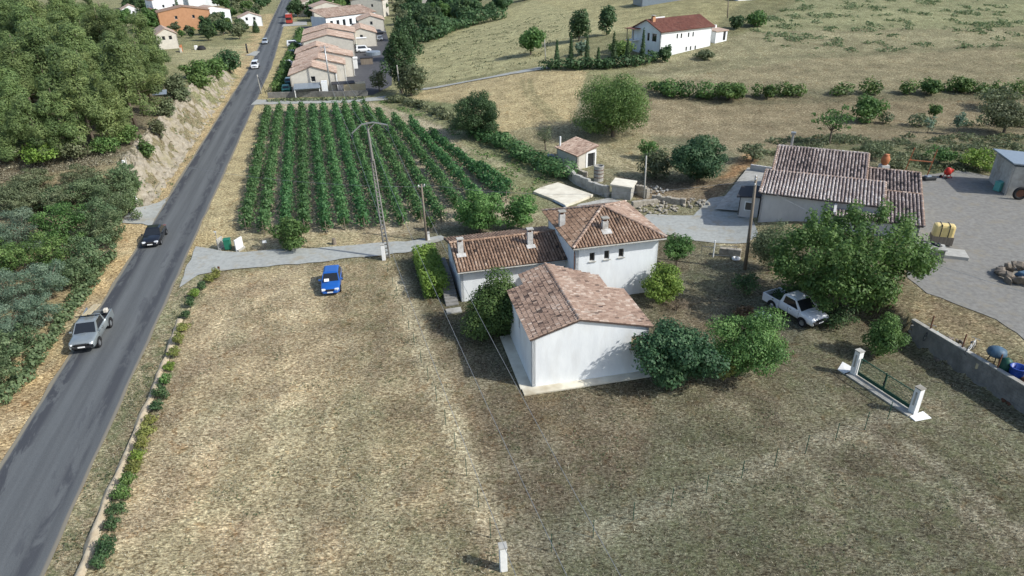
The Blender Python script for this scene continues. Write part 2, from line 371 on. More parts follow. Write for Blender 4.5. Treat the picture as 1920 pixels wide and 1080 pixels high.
zone([(1150, 330), (1290, 340), (1390, 330), (1340, 375), (1200, 375)], (.26, .19, .125), .2)
# courtyard surroundings
zone([(1690, 600), (1735, 560), (1920, 640), (1920, 770)], (.36, .29, .18), .3)
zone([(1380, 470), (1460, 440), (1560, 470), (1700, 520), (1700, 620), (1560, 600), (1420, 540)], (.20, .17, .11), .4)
def track(pts, w, c, amt=.8, g=.1):
    P = np.array(GP(pts)); d = np.full(len(X), 1e9)
    for a, b in zip(P[:-1], P[1:]):
        e = b-a; u = np.clip(((X-a[0])*e[0]+(Y-a[1])*e[1])/(e@e), 0, 1); d = np.minimum(d, np.hypot(X-a[0]-u*e[0], Y-a[1]-u*e[1]))
    k = np.clip(1-ss(w*.4, w, d*(.75+.5*fbm(X, Y, 1.5, 3))), 0, 1)[:, None]*amt*(.55+.6*fbm(X, Y, 2.2, 8))[:, None].clip(0, 1)
    col[:] = col*(1-k)+np.array((*c, g))*k
track([(752, 520), (775, 600), (805, 690), (850, 800), (885, 880), (925, 1010)], 1.15, (.52, .45, .31), 1.0)
track([(745, 525), (765, 600), (790, 680), (812, 740)], .8, (.50, .43, .30), .7)
track([(940, 1045), (1110, 1000), (1330, 915), (1560, 820), (1680, 778)], 1.0, (.50, .43, .30), .95)
for q in (0, 60): track([(1700-q*1.2, 830-q*.3), (1800-q, 905), (1960-q, 1035)], .6, (.55, .48, .34), 1.0)
for q in ((735, 205, 850, 262, 975, 330), (715, 205, 820, 265, 950, 352)): track([(q[0], q[1]), (q[2], q[3]), (q[4], q[5])], .9, (.40, .34, .22), .75)
track([(1215, 172), (1330, 192), (1450, 189), (1700, 183), (1930, 183)], 2.6, (.17, .145, .09), .85, .5)  # bands from here on: dark bank brush, its shadow painted into the ground colour
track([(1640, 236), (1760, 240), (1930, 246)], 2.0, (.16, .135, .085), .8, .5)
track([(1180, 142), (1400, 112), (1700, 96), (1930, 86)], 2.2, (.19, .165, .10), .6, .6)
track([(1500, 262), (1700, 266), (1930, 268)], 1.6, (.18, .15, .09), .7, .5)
for q in (0, 14): track([(978+q, 150), (985+q, 175), (1035+q, 225)], .7, (.22, .19, .10), .7, .5)
for q in (0, 16, 30): track([(1118, 268+q*.6), (1215, 318+q)], .6, (.40, .33, .21), .7)
near = (1-ss(64, 72, Y))
for c_, sc_, sd_, lo, hi, am_ in (((.26, .20, .135), 7, 70, .52, .66, .45), ((.50, .42, .285), 4, 74, .52, .66, .36), ((.22, .165, .115), 2.4, 78, .57, .70, .45), ((.24, .235, .15), 6, 82, .56, .70, .40)):
    k_ = (near*am_*ss(lo, hi, fbm(X*1.15, Y*.8, sc_, sd_)))[:, None]; col[:, :3] = col[:, :3]*(1-k_)+np.array(c_)*k_
lawn = ss(0, 2, X-np.interp(Y, [22, 37, 50, 58, 62], [-.7, -3.5, -9, -11, -12])+(fbm(X, Y, 3, 61)-.5)*2.4)*(1-ss(66, 72, Y))*(1-ss(-2, 1, X-np.interp(Y, *XB)))
tone = 1.0-.45*lawn; tone = tone-.24*(1-lawn)*ss(-12, -3, X-np.interp(Y, [22, 37, 50, 58], [-.7, -3.5, -9, -11]))*(Y < 62)
tone = np.where(Y > 72, (.90-.17*ss(18, 45, X))*(1+.45*ss(0, 30, X)*(fbm(X*.10, Y+.06*X, 3.2, 97)-.5)), tone); tone = tone*(1+near*(.6-.35*lawn)*(fbm(tt*1.0, Y*.04, 1.0, 91)-.5)+near*.22*(fbm(X, Y, 9, 95)-.5)); col[:, :3] *= tone[:, None]*np.array((1.0, 1.09, 1.13)); col[:, 0] *= 1+.06*near*(1-lawn); col[:, 2] *= 1-.07*near*(1-lawn)
col[:, 3] *= np.where((Y > 100) & (X > -15), .62, 1)
V = np.column_stack([X, Y, T(X, Y)])
nx, ny = len(gx), len(gy); i = np.arange(nx-1); j = np.arange(ny-1); I, J = np.meshgrid(i, j); q = (J*nx+I).ravel()
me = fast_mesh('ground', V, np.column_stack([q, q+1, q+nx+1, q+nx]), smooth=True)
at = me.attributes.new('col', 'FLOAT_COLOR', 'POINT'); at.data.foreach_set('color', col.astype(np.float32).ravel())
gm, t, b = newmat('dry_ground')
a = nd(t, 'ShaderNodeAttribute', attribute_name='col'); p = pos(t)
n1 = noise(t, .35, 4, .6, p); n2 = noise(t, 3.3, 5, .72, mapped(t, p, (.9, 1.3, 1), .15), .6); n3 = noise(t, 7, 4, .75, mapped(t, p, (.8, 1.5, 1), -.2)); n4 = noise(t, .9, 5, .7, p, 1.0); n5 = noise(t, 5.2, 4, .7, mapped(t, p, (.7, 1.6, 1), .1), .4)
c = mixc(t, 'MULTIPLY', 1, a.outputs['Color'], ramp(t, n1, [(.36, .80), (.64, 1.18)]))
c = mixc(t, 'MULTIPLY', 1, c, ramp(t, n2, [(.38, (.56, .51, .46)), (.5, (1, .98, .96)), (.62, (1.42, 1.43, 1.43))]))
c = mixc(t, 'MULTIPLY', 1, c, ramp(t, n5, [(.38, (.56, .53, .50)), (.5, (1, 1, 1)), (.62, (1.38, 1.38, 1.38))]))
c = mixc(t, 'MULTIPLY', 1, c, ramp(t, n3, [(.37, .50), (.63, 1.50)]))
c = mixc(t, 'MULTIPLY', 1, c, ramp(t, noise(t, .8, 5, .7, mapped(t, p, (1, 1, 1), 1.1), 1.5), [(.56, (1, 1, 1)), (.68, (.83, .70, .60))]))
gmask = nd(t, 'ShaderNodeMath', operation='MULTIPLY'); t.links.new(a.outputs['Alpha'], gmask.inputs[0]); t.links.new(ramp(t, n4, [(.46, 0.0), (.66, .95)]), gmask.inputs[1])
gcol = mixc(t, 'MULTIPLY', 1, (.135, .155, .075), ramp(t, n3, [(.3, .6), (.7, 1.4)]))
c = mixc(t, 'MIX', gmask.outputs[0], c, gcol)
t.links.new(c, b.inputs['Base Color']); b.inputs['Roughness'].default_value = .97; b.inputs['Specular IOR Level'].default_value = .1
bm_h = mixc(t, 'ADD', 1, n2, n3); bump(t, b, bm_h, .9, .12)
ground = structure(link('ground', me, gm))

# ------------------------------------------------------------------ roads, tracks and yards: draped sheets
def sheet(name, pts, mat, lift, step=1.0, world=False, jit=.12, rng=random.Random(3), grid=1.6):
    P = pts if world else GP(pts); out = []
    for i in range(len(P)):
        a = np.array(P[i][:2]); b2 = np.array(P[(i+1) % len(P)][:2]); n = max(1, int(np.linalg.norm(b2-a)/step))
        for k in range(n):
            qq = a+(b2-a)*k/n; out.append((qq[0]+rng.uniform(-jit, jit), qq[1]+rng.uniform(-jit, jit)))
    A = np.array(out); n = len(out)
    xs = np.arange(A[:, 0].min(), A[:, 0].max(), grid); ys = np.arange(A[:, 1].min(), A[:, 1].max(), grid)
    gx_, gy_ = np.meshgrid(xs, ys); k = inpoly(gx_.ravel(), gy_.ravel(), out)
    inner = np.column_stack([gx_.ravel()[k], gy_.ravel()[k]])
    d = np.array([np.min(np.hypot(*(A-r).T)) for r in inner]) if len(inner) else np.zeros(0)
    inner = inner[d > grid*.4] if len(inner) else inner
    vs = [Vector(r) for r in out]+[Vector(r) for r in inner]
    r = delaunay_2d_cdt(vs, [(i, (i+1) % n) for i in range(n)], [], 1, 1e-5)
    W = np.array([(v.x, v.y) for v in r[0]]); Z = T(W[:, 0], W[:, 1])+lift
    F = [tuple(f) for f in r[2]]
    me = bpy.data.meshes.new(name); me.from_pydata([(x, y, z) for (x, y), z in zip(W, Z)], [], F); me.shade_smooth()
    return structure(link(name, me, mat))
gravel = surf('pale_gravel', (.385, .395, .37), (.28, .287, .268), 2.2, .95, bmp=.5, bscale=14, spec=.1, dirt=(.31, .275, .205))
gravel2 = surf('yard_gravel', (.25, .243, .222), (.165, .16, .147), 2.6, .95, bmp=.5, bscale=14, spec=.1, dirt=(.24, .215, .165))
tarmac = surf('estate_tarmac', (.085, .085, .09), (.05, .05, .055), 1.2, .9)
# the road strip
sy = axis([(-60, 60, 2), (60, 200, 3), (200, 620, 8)]); tn = np.array([-5.62, -5.3, -4.3, -3.4, -2.7, -2, -1.1, -.35, .05])
RV = []; RA = []
rg = np.random.default_rng(4)
for y in sy:
    for k, tq in enumerate(tn):
        e = rg.uniform(-.10, .10) if k in (0, len(tn)-1) else 0
        x = float(xr(y))+(tq+e)/.974; RV.append((x, y, .05+.02*math.cos(math.pi*(tq+2.7)/6))); RA.append((tq+2.78, y/.974, 0, 1))
n = len(tn); RF = [(r*n+k, r*n+k+1, (r+1)*n+k+1, (r+1)*n+k) for r in range(len(sy)-1) for k in range(n-1)]
me = fast_mesh('road', np.array(RV), np.array(RF), smooth=True)
at = me.attributes.new('rc', 'FLOAT_COLOR', 'POINT'); at.data.foreach_set('color', np.array(RA, np.float32).ravel())
am, t, b = newmat('asphalt')
a = nd(t, 'ShaderNodeAttribute', attribute_name='rc'); v = a.outputs['Vector']
fine = noise(t, 22, 3, .7, pos(t)); streak = noise(t, 1.0, 4, .6, mapped(t, v, (1.3, .05, 1))); blot = noise(t, 1.0, 5, .7, mapped(t, v, (.9, .22, 1)), .5)
c = ramp(t, streak, [(.3, (.078, .084, .088)), (.7, (.112, .119, .122))])
c = mixc(t, 'MULTIPLY', 1, c, ramp(t, fine, [(.25, .8), (.75, 1.2)]))
sx = nd(t, 'ShaderNodeSeparateXYZ'); t.links.new(v, sx.inputs[0])
def band(c0, wdt):
    m1 = nd(t, 'ShaderNodeMath', operation='SUBTRACT'); m1.inputs[1].default_value = c0; t.links.new(sx.outputs[0], m1.inputs[0])
    m2 = nd(t, 'ShaderNodeMath', operation='ABSOLUTE'); t.links.new(m1.outputs[0], m2.inputs[0])
    m3 = nd(t, 'ShaderNodeMapRange', interpolation_type='SMOOTHSTEP'); m3.inputs[1].default_value = wdt*.35; m3.inputs[2].default_value = wdt; m3.inputs[3].default_value = 1; m3.inputs[4].default_value = 0
    t.links.new(m2.outputs[0], m3.inputs[0]); return m3.outputs[0]
for c0, wd, lo, hi, am_ in ((-2.1, .75, .46, .52, .85), (1.75, .55, .40, .50, .75), (.95, .5, .54, .60, .5)):
    mm = nd(t, 'ShaderNodeMath', operation='MULTIPLY'); t.links.new(band(c0, wd), mm.inputs[0]); t.links.new(ramp(t, blot, [(lo, 0.0), (hi, am_)]), mm.inputs[1])
    c = mixc(t, 'MIX', mm.outputs[0], c, (.045, .048, .056))
for c0 in (-.9, .75): c = mixc(t, 'ADD', band(c0, .5), c, (.016, .017, .017))
c = mixc(t, 'MIX', band(-2.72, .22), c, (.21, .19, .145)); c = mixc(t, 'MIX', band(2.80, .26), c, (.20, .18, .14))
t.links.new(c, b.inputs['Base Color']); b.inputs['Roughness'].default_value = .88; b.inputs['Specular IOR Level'].default_value = .25
bump(t, b, fine, .4, .02)
structure(link('road', me, am))
sheet('driveway', [(338, 541), (342, 526), (349, 508), (356, 488), (366, 464), (395, 468), (440, 474), (600, 465), (780, 452), (800, 447), (826, 442), (838, 449), (800, 460), (780, 472), (560, 496), (440, 506), (400, 511), (372, 517)], gravel, .085, jit=.15)
sheet('side_track', [(228, 419), (232, 395), (262, 389), (298, 380), (316, 370), (303, 392), (291, 412), (283, 426), (268, 420)], gravel, .09)
sheet('garden_drive', [(1246, 439), (1200, 410), (1215, 402), (1300, 405), (1330, 372), (1395, 362), (1392, 400), (1410, 405), (1420, 442), (1400, 457), (1300, 452)], gravel, .05, grid=1.0)
sheet('courtyard', [(1700, 520), (1725, 330), (1800, 320), (1850, 330), (1925, 345), (2060, 380), (2060, 700), (1925, 640), (1870, 600), (1740, 550)], gravel2, .04, grid=1.0)
sheet('vineyard_lane', [(483, 187), (520, 188), (700, 183), (725, 180), (728, 187), (650, 193), (500, 196), (470, 197)], gravel, .06)
sheet('hill_path', [(770, 169), (810, 164), (900, 148), (1020, 125), (1035, 129), (960, 140), (880, 154), (800, 169)], gravel, .12)
sheet('estate_street', [(540, 178), (700, 178), (735, 160), (735, 100), (720, 45), (560, 50), (552, 110)], tarmac, .05, grid=3)
sheet('far_side_road', [(535, 42), (575, 40), (576, 47), (528, 50)], gravel, .06, grid=3)
sheet('field_turning', [(460, 104), (478, 96), (488, 97), (480, 105)], gravel, .08, grid=2)
# limestone cutting beside the road
rs = []; yy = np.linspace(71, 160, 150); hh = np.linspace(0, 1, 20); rg = np.random.default_rng(8)
for y in yy:
    top = float(ss(70, 86, y)*(1-ss(146, 176, y)))
    for h in hh:
        tq = -6.6-4.4*h; x = float(xr(y))+tq/.974; z = float(T(x, y))
        nn = (fbm(y*1.0, h*9+50, 2.4, 2)-.5)*1.5+(vnoise(y, h*9, .7, 6)-.5)*.7
        x += nn*top*math.sin(math.pi*min(1, h*1.02))
        rs.append((x, y+(vnoise(y, h*7, 1.1, 12)-.5)*.6, z+.12*top+(vnoise(y, h*11, .9, 3)-.5)*.7*top-(0.25 if h in (0, 1) else 0)))
n = len(hh); RF = [(r*n+k, r*n+k+1, (r+1)*n+k+1, (r+1)*n+k) for r in range(len(yy)-1) for k in range(n-1)]
rockm = surf('limestone', (.37, .33, .26), (.19, .16, .115), 1.3, .95, bmp=.9, bscale=3.5, dirt=(.25, .22, .12))
structure(link('rock_cutting', fast_mesh('rock_cutting', np.array(rs), np.array(RF)), rockm))
# low bank of pale soil and black matting under the young roadside hedge
def strip(name, pts, w, mat, lift, dome=0, jit=.1, step=.8, seed=1, gap=0):
    rr = random.Random(seed); P = [np.array(q) for q in GP(pts)]; L = []
    for a, b2 in zip(P[:-1], P[1:]):
        n = max(1, int(np.linalg.norm(b2-a)/step))
        for k in range(n): L.append(a+(b2-a)*k/n)
    L.append(P[-1]); V = []; F = []; K = 5
    for i, q in enumerate(L):
        d = L[min(i+1, len(L)-1)]-L[max(i-1, 0)]; d /= np.linalg.norm(d); nn = np.array([d[1], -d[0]])
        for k in range(K):
            u = (k/(K-1)*2-1); r = q+nn*u*w/2*(1+rr.uniform(-jit, jit)*3); z = float(T(*r))+lift+dome*(1-u*u)*(1+rr.uniform(-.4, .4))-(.05 if dome and abs(u) == 1 else 0); V.append((*r, z))
    for i in range(len(L)-1):
        if gap and vnoise(i*1.0, 3.0, 2.2, 5) < gap: continue
        for k in range(K-1): F.append((i*K+k, (i+1)*K+k, (i+1)*K+k+1, i*K+k+1))
    me = bpy.data.meshes.new(name); me.from_pydata(V, [], F); me.shade_smooth(); return structure(link(name, me, mat))
strip('soil_bank', [(115, 1150), (152, 1075), (200, 940), (247, 830), (286, 740), (313, 670), (336, 600)], .55, surf('pale_soil', (.50, .43, .31), (.36, .29, .195), 3, .95, bmp=.6), .02, .2, .15)

# ------------------------------------------------------------------ plants
def leafcloud(lobes, n, size, seed, aspect=.62, shell=.45, up=.35, zmin=.03, out=1.0, rnd=.46):
    rg = np.random.default_rng(seed); L = np.array(lobes, float); k = len(L)
    wgt = (L[:, 3]*L[:, 4]*L[:, 5])**(2/3); idx = rg.choice(k, n, p=wgt/wgt.sum())
    d = rg.normal(size=(n, 3)); d /= np.linalg.norm(d, axis=1)[:, None]
    r = 1-shell*rg.random(n)**1.3+.10*rg.normal(size=n)*(rg.random(n) < .3)
    P = L[idx, :3]+d*L[idx, 3:6]*r[:, None]
    ok = P[:, 2] > zmin; P = P[ok]; d = d[ok]; idx = idx[ok]; n = len(P)
    N = d*out+rg.normal(size=(n, 3))*rnd+np.array([0, 0, up]); N /= np.linalg.norm(N, axis=1)[:, None]
    A = np.cross(N, rg.normal(size=(n, 3))); A /= np.linalg.norm(A, axis=1)[:, None]; B = np.cross(N, A)
    s = size*(.65+.7*rg.random(n))[:, None]
    V = np.stack([P-A*s*.5, P-B*s*.5*aspect+A*s*.05, P+A*s*.5, P+B*s*.5*aspect+A*s*.05], 1).reshape(-1, 3)
    lt = rg.normal(size=k)*.13; tint = np.clip(.5+lt[idx]+rg.normal(size=n)*.20, 0, 1)
    return V, np.arange(4*n).reshape(-1, 4), np.repeat(tint, 4)
def crown_lobes(seed, rx, ry, rz, cz, nl, lr=.42, inner=.62, flat=.85):
    rg = np.random.default_rng(seed+77); L = [(0, 0, cz, rx*.62, ry*.62, rz*.62)]
    for i in range(nl):
        f = (i+.5)/nl; zz = 1-2*f; ph = i*2.399963+rg.uniform(-.5, .5); rr = math.sqrt(max(0, 1-zz*zz))
        q = inner*rg.uniform(.60, 1.16); s = lr*rg.uniform(.55, 1.25)
        L.append((rx*q*rr*math.cos(ph), ry*q*rr*math.sin(ph), cz+rz*q*zz, rx*s, ry*s, rz*s*flat))
    return L
def limbs(lobes, r, seed, count=7, n=7, split=None):
    rg = random.Random(seed); mb = MB(); cz = lobes[0][2]; z0 = max(.15, min(cz*.55, min(l[2] for l in lobes)))
    lean = (rg.uniform(-.12, .12)*cz*.4, rg.uniform(-.12, .12)*cz*.4)
    mb.tube([(0, 0, -.25), (0, 0, .05), (lean[0]*.4, lean[1]*.4, z0*.6), (lean[0], lean[1], z0), (lean[0]*1.1, lean[1]*1.1, cz)], [r*1.45, r*1.15, r, r*.9, r*.4], n)
    for l in rg.sample(lobes[1:], min(count, len(lobes)-1)):
        a = np.array((lean[0], lean[1], z0*rg.uniform(.8, 1.05))); b = np.array(l[:3]); m = a*.5+b*.5+np.array((0, 0, rg.uniform(-.1, .2)*abs(cz-z0)))
        mb.tube([a, m, b], [r*.55, r*.36, r*.12], 6)
    return mb
TOTAL = [0]
def plant(name, label, cat, bb, leaf, hc=0.0, nl=14, dens=2.4, size=None, seed=1, group=None, lr=.42, shell=.45, tr=None, depth=1.0, aspect=.62, up=.35, flat=.85, inner=.62, extra=None, at=None):
    x0, y0, x1, y1 = bb; cx, cy = (x0+x1)/2, (y0+y1)/2; P = G(cx, y1); bx_, by_ = cx, y1
    for _ in range(9):
        d = (P+np.array([0, 0, 1.0]))-cC; ph = math.atan2(-d[2], math.hypot(d[0], d[1])); k = ppm(P+np.array([0, 0, 1.0]))
        R = (x1-x0)/2/k; hv = (y1-y0)/2/k
        rz = math.sqrt(max((.35*R)**2, (hv*hv-(R*depth*math.sin(ph))**2)))/math.cos(ph); rz = max(rz, .4*R)
        cz = hc+rz*.92; qx, qy, _z = proj(P+np.array([0, 0, cz])); bx_ += (cx-qx)*.8; by_ += (cy-qy)*.8; P = G(bx_, by_)
    if at: P = np.array((at[0], at[1], float(T(at[0], at[1])))); R, rz, cz = at[2:]
    R *= .99; rz *= .97
    size = (size*.76 if size else max(.13, min(.8, 4.2/k))); lobes = crown_lobes(seed, R, R*depth, rz, cz, nl, lr, inner, flat)
    if extra: lobes += extra(R, rz, cz)
    n = int(min(30000, dens*sum(4*math.pi*((l[3]*l[4]*l[5])**(2/3)) for l in lobes)/(size*size*.5)*.42)); TOTAL[0] += n
    o = thing(name, label, cat, P, 0, group)
    V, F, tn_ = leafcloud(lobes, n, size, seed, aspect, shell, up)
    limbs(lobes, tr or max(.035, .05*R), seed).build('trunk', M_bark, o, smooth=True)
    link('crown', fast_mesh('crown', V, F, tn_), leaf, o)
    return o
def hedge_line(name, label, pts, w, h, leaf, size=None, seed=1, dens=2.2, cat='hedge', group=None, rough=.25, world=False, step=.6, stem=True, z0=0.0, skip=0):
    rg = random.Random(seed); P = [np.array(G(*p)) if not world else np.array((p[0], p[1], float(T(p[0], p[1])))) for p in pts]; o0 = P[0]; L = []
    for a, b in zip(P[:-1], P[1:]):
        n = max(1, int(np.linalg.norm(b-a)/(w*step)))
        for k in range(n+1):
            if rg.random() < skip: continue
            q = a+(b-a)*k/n; q[2] = float(T(q[0], q[1])); hh = h*(1+rg.uniform(-rough, rough)); r = w/2*(1+rg.uniform(-rough, rough)*.6)
            L.append((q[0]-o0[0]+rg.uniform(-.2, .2)*w*rough*2, q[1]-o0[1]+rg.uniform(-.2, .2)*w*rough*2, q[2]-o0[2]+hh*.5+z0, r*1.15, r*1.15, hh*.5))
    size = size or max(.17, min(.8, 5.2/ppm(o0)))
    n = int(min(22000, dens*sum(4*math.pi*((l[3]*l[4]*l[5])**(2/3)) for l in L)/(size*size*.5)*.40)); TOTAL[0] += n
    o = thing(name, label, cat, o0, 0, group); V, F, tn_ = leafcloud(L, n, size, seed, zmin=-50)
    link('crown', fast_mesh('crown', V, F, tn_), leaf, o)
    if stem:
        mb = MB()
        for l in L[::2]: mb.tube([(l[0], l[1], l[2]-l[5]-.15), (l[0]+.05, l[1], l[2]-l[5]*.5), (l[0]+.1, l[1]+.05, l[2]+l[5]*.3)], [.05, .04, .015], 5)
        s = mb.build('stems', M_bark, o); s['kind'] = 'stuff'
    return o

# --- garden of the white house
def box_hedge():
    a = G(832, 560); b_ = U(797, 462, 0); d = b_-a; Lh = 8.2; d = d/np.linalg.norm(d[:2]); ang = math.atan2(d[1], d[0])
    o = thing('clipped_hedge', 'tall bright green clipped hedge beside the steps of the white house', 'hedge', a, ang)
    rg = np.random.default_rng(5); L = []
    for s in np.arange(.3, Lh, .42):
        for y in (-.75, -.25, .3, .8):
            for z in (.45, 1.05, 1.6): L.append((s, y+.5, z*(1+.06*math.sin(s*2+y))+rg.uniform(-.05, .05), .48, .46, .5))
    V, F, tn_ = leafcloud(L, 13000, .2, 9, shell=.5); link('crown', fast_mesh('crown', V, F, tn_), L_bright, o)
    mb = MB()
    for s in np.arange(.4, Lh, 1.1): mb.tube([(s, .5, -.1), (s, .55, 1.4)], [.06, .03], 6)
    st = mb.build('stems', M_bark, o); st['kind'] = 'stuff'
box_hedge()
plant('flowering_shrub', 'leafy shrub filling the corner between the long wing and the gabled annexe', 'shrub', (868, 512, 992, 634), L_mid, nl=22, seed=11, dens=2.6, extra=lambda R, rz, cz: [(-.5*R, -.3*R, cz*.5, .6*R, .6*R, cz*.5), (.1*R, .2*R, cz+rz*.85, .45*R, .4*R, rz*.4)])
plant('round_shrub', 'round olive green shrub against the front of the hipped roof house', 'shrub', (1199, 490, 1287, 574), L_bright, nl=20, seed=12, lr=.36, inner=.72, dens=2.3, extra=None)
plant('dry_shrub', 'low leafless brown shrub under the round olive green shrub', 'shrub', (1238, 553, 1302, 588), L_dry, nl=10, seed=13, dens=1.0, size=.16, aspect=.2)
plant('standard_tree', 'small ball-headed tree on a short trunk right of the hipped roof house', 'tree', (1238, 437, 1307, 490), L_mid, hc=1.1, nl=14, seed=14, tr=.11)
plant('fig_tree', 'dark green fig tree hiding the right corner of the gabled annexe', 'tree', (1208, 588, 1352, 742), L_fig, at=(11.2, 38.65, 2.9, 2.75, 2.65), nl=26, seed=15, lr=.36, inner=.72, dens=2.2, size=.24, aspect=.85, tr=.13, shell=.6)
plant('garden_tree', 'broad green tree between the fig tree and the white pickup', 'tree', (1318, 575, 1482, 708), L_mid, hc=.45, nl=26, seed=16, lr=.36, inner=.74, dens=2.2, size=.21, tr=.12, shell=.6)
plant('young_tree', 'small yellow green bush squeezed between the fig tree and the broad garden tree', 'bush', (1338, 648, 1390, 718), L_yel, hc=.2, nl=9, seed=17, dens=1.7, tr=.05)
plant('red_leaved_shrub', 'reddish shrub on the far side of the broad garden tree', 'shrub', (1372, 566, 1424, 604), L_redl, nl=9, seed=18)
o = plant('hydrangea', 'white flowering bush beside the white pickup', 'bush', (1414, 581, 1443, 606), L_mid, nl=6, seed=19)
mbf = leafcloud([(.25*math.cos(k*2.4)*math.sqrt(k), .25*math.sin(k*2.4)*math.sqrt(k), .72-.035*k, .16, .16, .13) for k in range(9)], 700, .09, 4); link('blossoms', fast_mesh('blossoms', *mbf), L_flower, o)
plant('spreading_tree', 'large spreading green tree in front of the farmhouse behind the white pickup', 'tree', (1458, 400, 1732, 582), L_fresh, hc=1.2, nl=54, seed=20, lr=.23, inner=.80, dens=2.0, size=.34, tr=.24, shell=.75, depth=.8, flat=1.3, extra=lambda R, rz, cz: [(-R*.92, .1*R, cz+rz*.30, R*.2, R*.2, rz*.36), (-R*.98, -.1*R, cz+rz*.05, R*.16, R*.16, rz*.3), (-R*.75, 0, cz+rz*.62, R*.2, R*.2, rz*.3)]+[(R*.9*math.cos(q), R*.7*math.sin(q), cz+rz*.5*math.sin(q*1.7)+.3*rz, R*.12, R*.1, rz*.36) for q in np.arange(0, 6.2, .42)]+[(R*.62*math.cos(q), R*.45*math.sin(q), cz+rz*.85, R*.09, R*.09, rz*.34) for q in np.arange(.2, 6.2, .6)])
plant('pale_shrub', 'pale olive shrub beside the leaning pole left of the large spreading tree', 'shrub', (1400, 400, 1502, 510), L_olive, nl=18, seed=21, dens=1.3, size=.2, shell=.8, hc=.3)
plant('conical_bush', 'dense green bush at the end of the concrete block wall', 'bush', (1617, 588, 1702, 676), L_mid, nl=14, seed=22, extra=lambda R, rz, cz: [(0, 0, cz+rz*.8, R*.45, R*.45, rz*.4)])
for k, bb in enumerate([(1360, 500, 1440, 560), (1440, 520, 1530, 585), (1520, 560, 1620, 620)]):
    plant('undergrowth_shrub', ['low dark undergrowth at the foot of the leaning pole', 'dark undergrowth shrub on the bank behind the tail of the white pickup', 'dark undergrowth shrub on the bank beside the bonnet of the white pickup'][k], 'shrub', bb, L_dark, nl=8, seed=30+k, dens=1.3, shell=.8)
# --- round the vineyard and the sheds
plant('mulberry_tree', 'larger of two dense green trees at the near right corner of the vineyard', 'tree', (846, 354, 950, 440), L_fresh, hc=.15, nl=20, seed=23, lr=.34, inner=.74)
plant('mulberry_tree', 'smaller dense green tree behind the long wing, right of its larger twin', 'tree', (942, 358, 1012, 432), L_fresh, hc=.15, nl=16, seed=24, lr=.34, inner=.74)
plant('leafy_bush', 'bright green bush in front of the vine rows beside the gravel driveway', 'bush', (505, 402, 584, 470), L_mid, nl=16, seed=25, lr=.36, inner=.72)
plant('small_bush', 'tiny round bush at the foot of the wooden pole by the driveway', 'bush', (795, 398, 819, 434), L_mid, nl=6, seed=26)
plant('dark_tree', 'dark grey green tree beyond the right side of the vineyard', 'tree', (850, 166, 947, 256), L_dark, hc=.2, nl=24, seed=27, lr=.34, inner=.76, size=.3)
plant('walnut_tree', 'big round light green walnut tree standing in the dry field', 'tree', (1072, 134, 1232, 258), L_mid, hc=.3, nl=40, seed=28, lr=.36, inner=.70, size=.32, dens=2.2, tr=.25)
hedge_line('bramble_hedge', 'lush bramble hedge running down to the little tiled shed', [(905, 258), (945, 275), (985, 300), (1020, 318), (1055, 335)], 3.0, 1.9, L_vine, seed=29, rough=.35)
plant('sparse_sapling', 'thin half bare sapling left of the little tiled shed', 'tree', (1000, 228, 1046, 272), L_olive, hc=1.0, nl=8, seed=31, dens=.5, shell=.9, size=.22)
plant('holm_oak', 'dense round dark green tree between the shed ruins and the farmhouse', 'tree', (1257, 252, 1371, 340), L_fig, hc=.5, nl=34, seed=32, lr=.38, inner=.66, dens=2.5, tr=.2)
plant('brown_shrub', 'brownish shrub touching the left side of the dense round tree', 'shrub', (1196, 272, 1268, 338), L_olive, nl=14, seed=33, dens=1.7)
plant('light_shrub', 'light green bush above the brownish shrub near the thin grey post', 'shrub', (1190, 254, 1240, 300), L_mid, nl=10, seed=34, dens=1.3, shell=.7)
# --- hillside
plant('young_hill_tree', 'open crowned young tree with a bare trunk above the farmhouse roof', 'tree', (1517, 192, 1612, 252), L_mid, hc=1.6, nl=14, seed=35, lr=.22, inner=.8, dens=1.0, shell=.8, tr=.12)
plant('hill_bush', 'round dark bush right of the open crowned young tree', 'bush', (1600, 172, 1662, 230), L_mid, nl=14, seed=36)
plant('hill_bush', 'small upright bush on the terrace bank at the middle right', 'bush', (1738, 190, 1770, 222), L_mid, nl=8, seed=37)
plant('young_hill_tree', 'slim sapling with thin trunk on the right terrace', 'tree', (1786, 206, 1814, 240), L_grey, hc=1.0, nl=8, seed=38, tr=.05)
plant('young_hill_tree', 'pale wispy sapling on the right terrace, left of the slim one', 'tree', (1732, 216, 1756, 246), L_grey, hc=.3, nl=6, seed=39, dens=1.1, tr=.04)
plant('olive_tree', 'wide greyish olive tree at the right edge above the shed', 'tree', (1842, 180, 1945, 246), L_olive, hc=.6, nl=16, seed=40, dens=1.6, shell=.7)
plant('olive_tree', 'pale brownish tree on the upper right terrace behind the greyish olive', 'tree', (1835, 158, 1915, 205), L_olive, hc=.3, nl=12, seed=41, dens=1.4, shell=.7)
hedge_line('hillside_hedgerow', 'long dark hedgerow along the foot of the upper field on the right', [(1330, 185), (1450, 182), (1570, 178), (1700, 176), (1800, 172), (1930, 176)], 2.6, 1.9, L_mid, seed=42, rough=.5, skip=.35)
hedge_line('hillside_hedgerow', 'yellow green hedgerow running right from behind the walnut tree', [(1212, 165), (1260, 180), (1330, 187)], 3.2, 2.4, L_mid, seed=43, rough=.5, skip=.2)
hedge_line('terrace_scrub', 'dark scrub on the lower terrace bank at the right', [(1640, 228), (1720, 236), (1800, 234), (1930, 238)], 2.4, 1.3, L_olive, seed=44, rough=.5, cat='scrub', skip=.45)
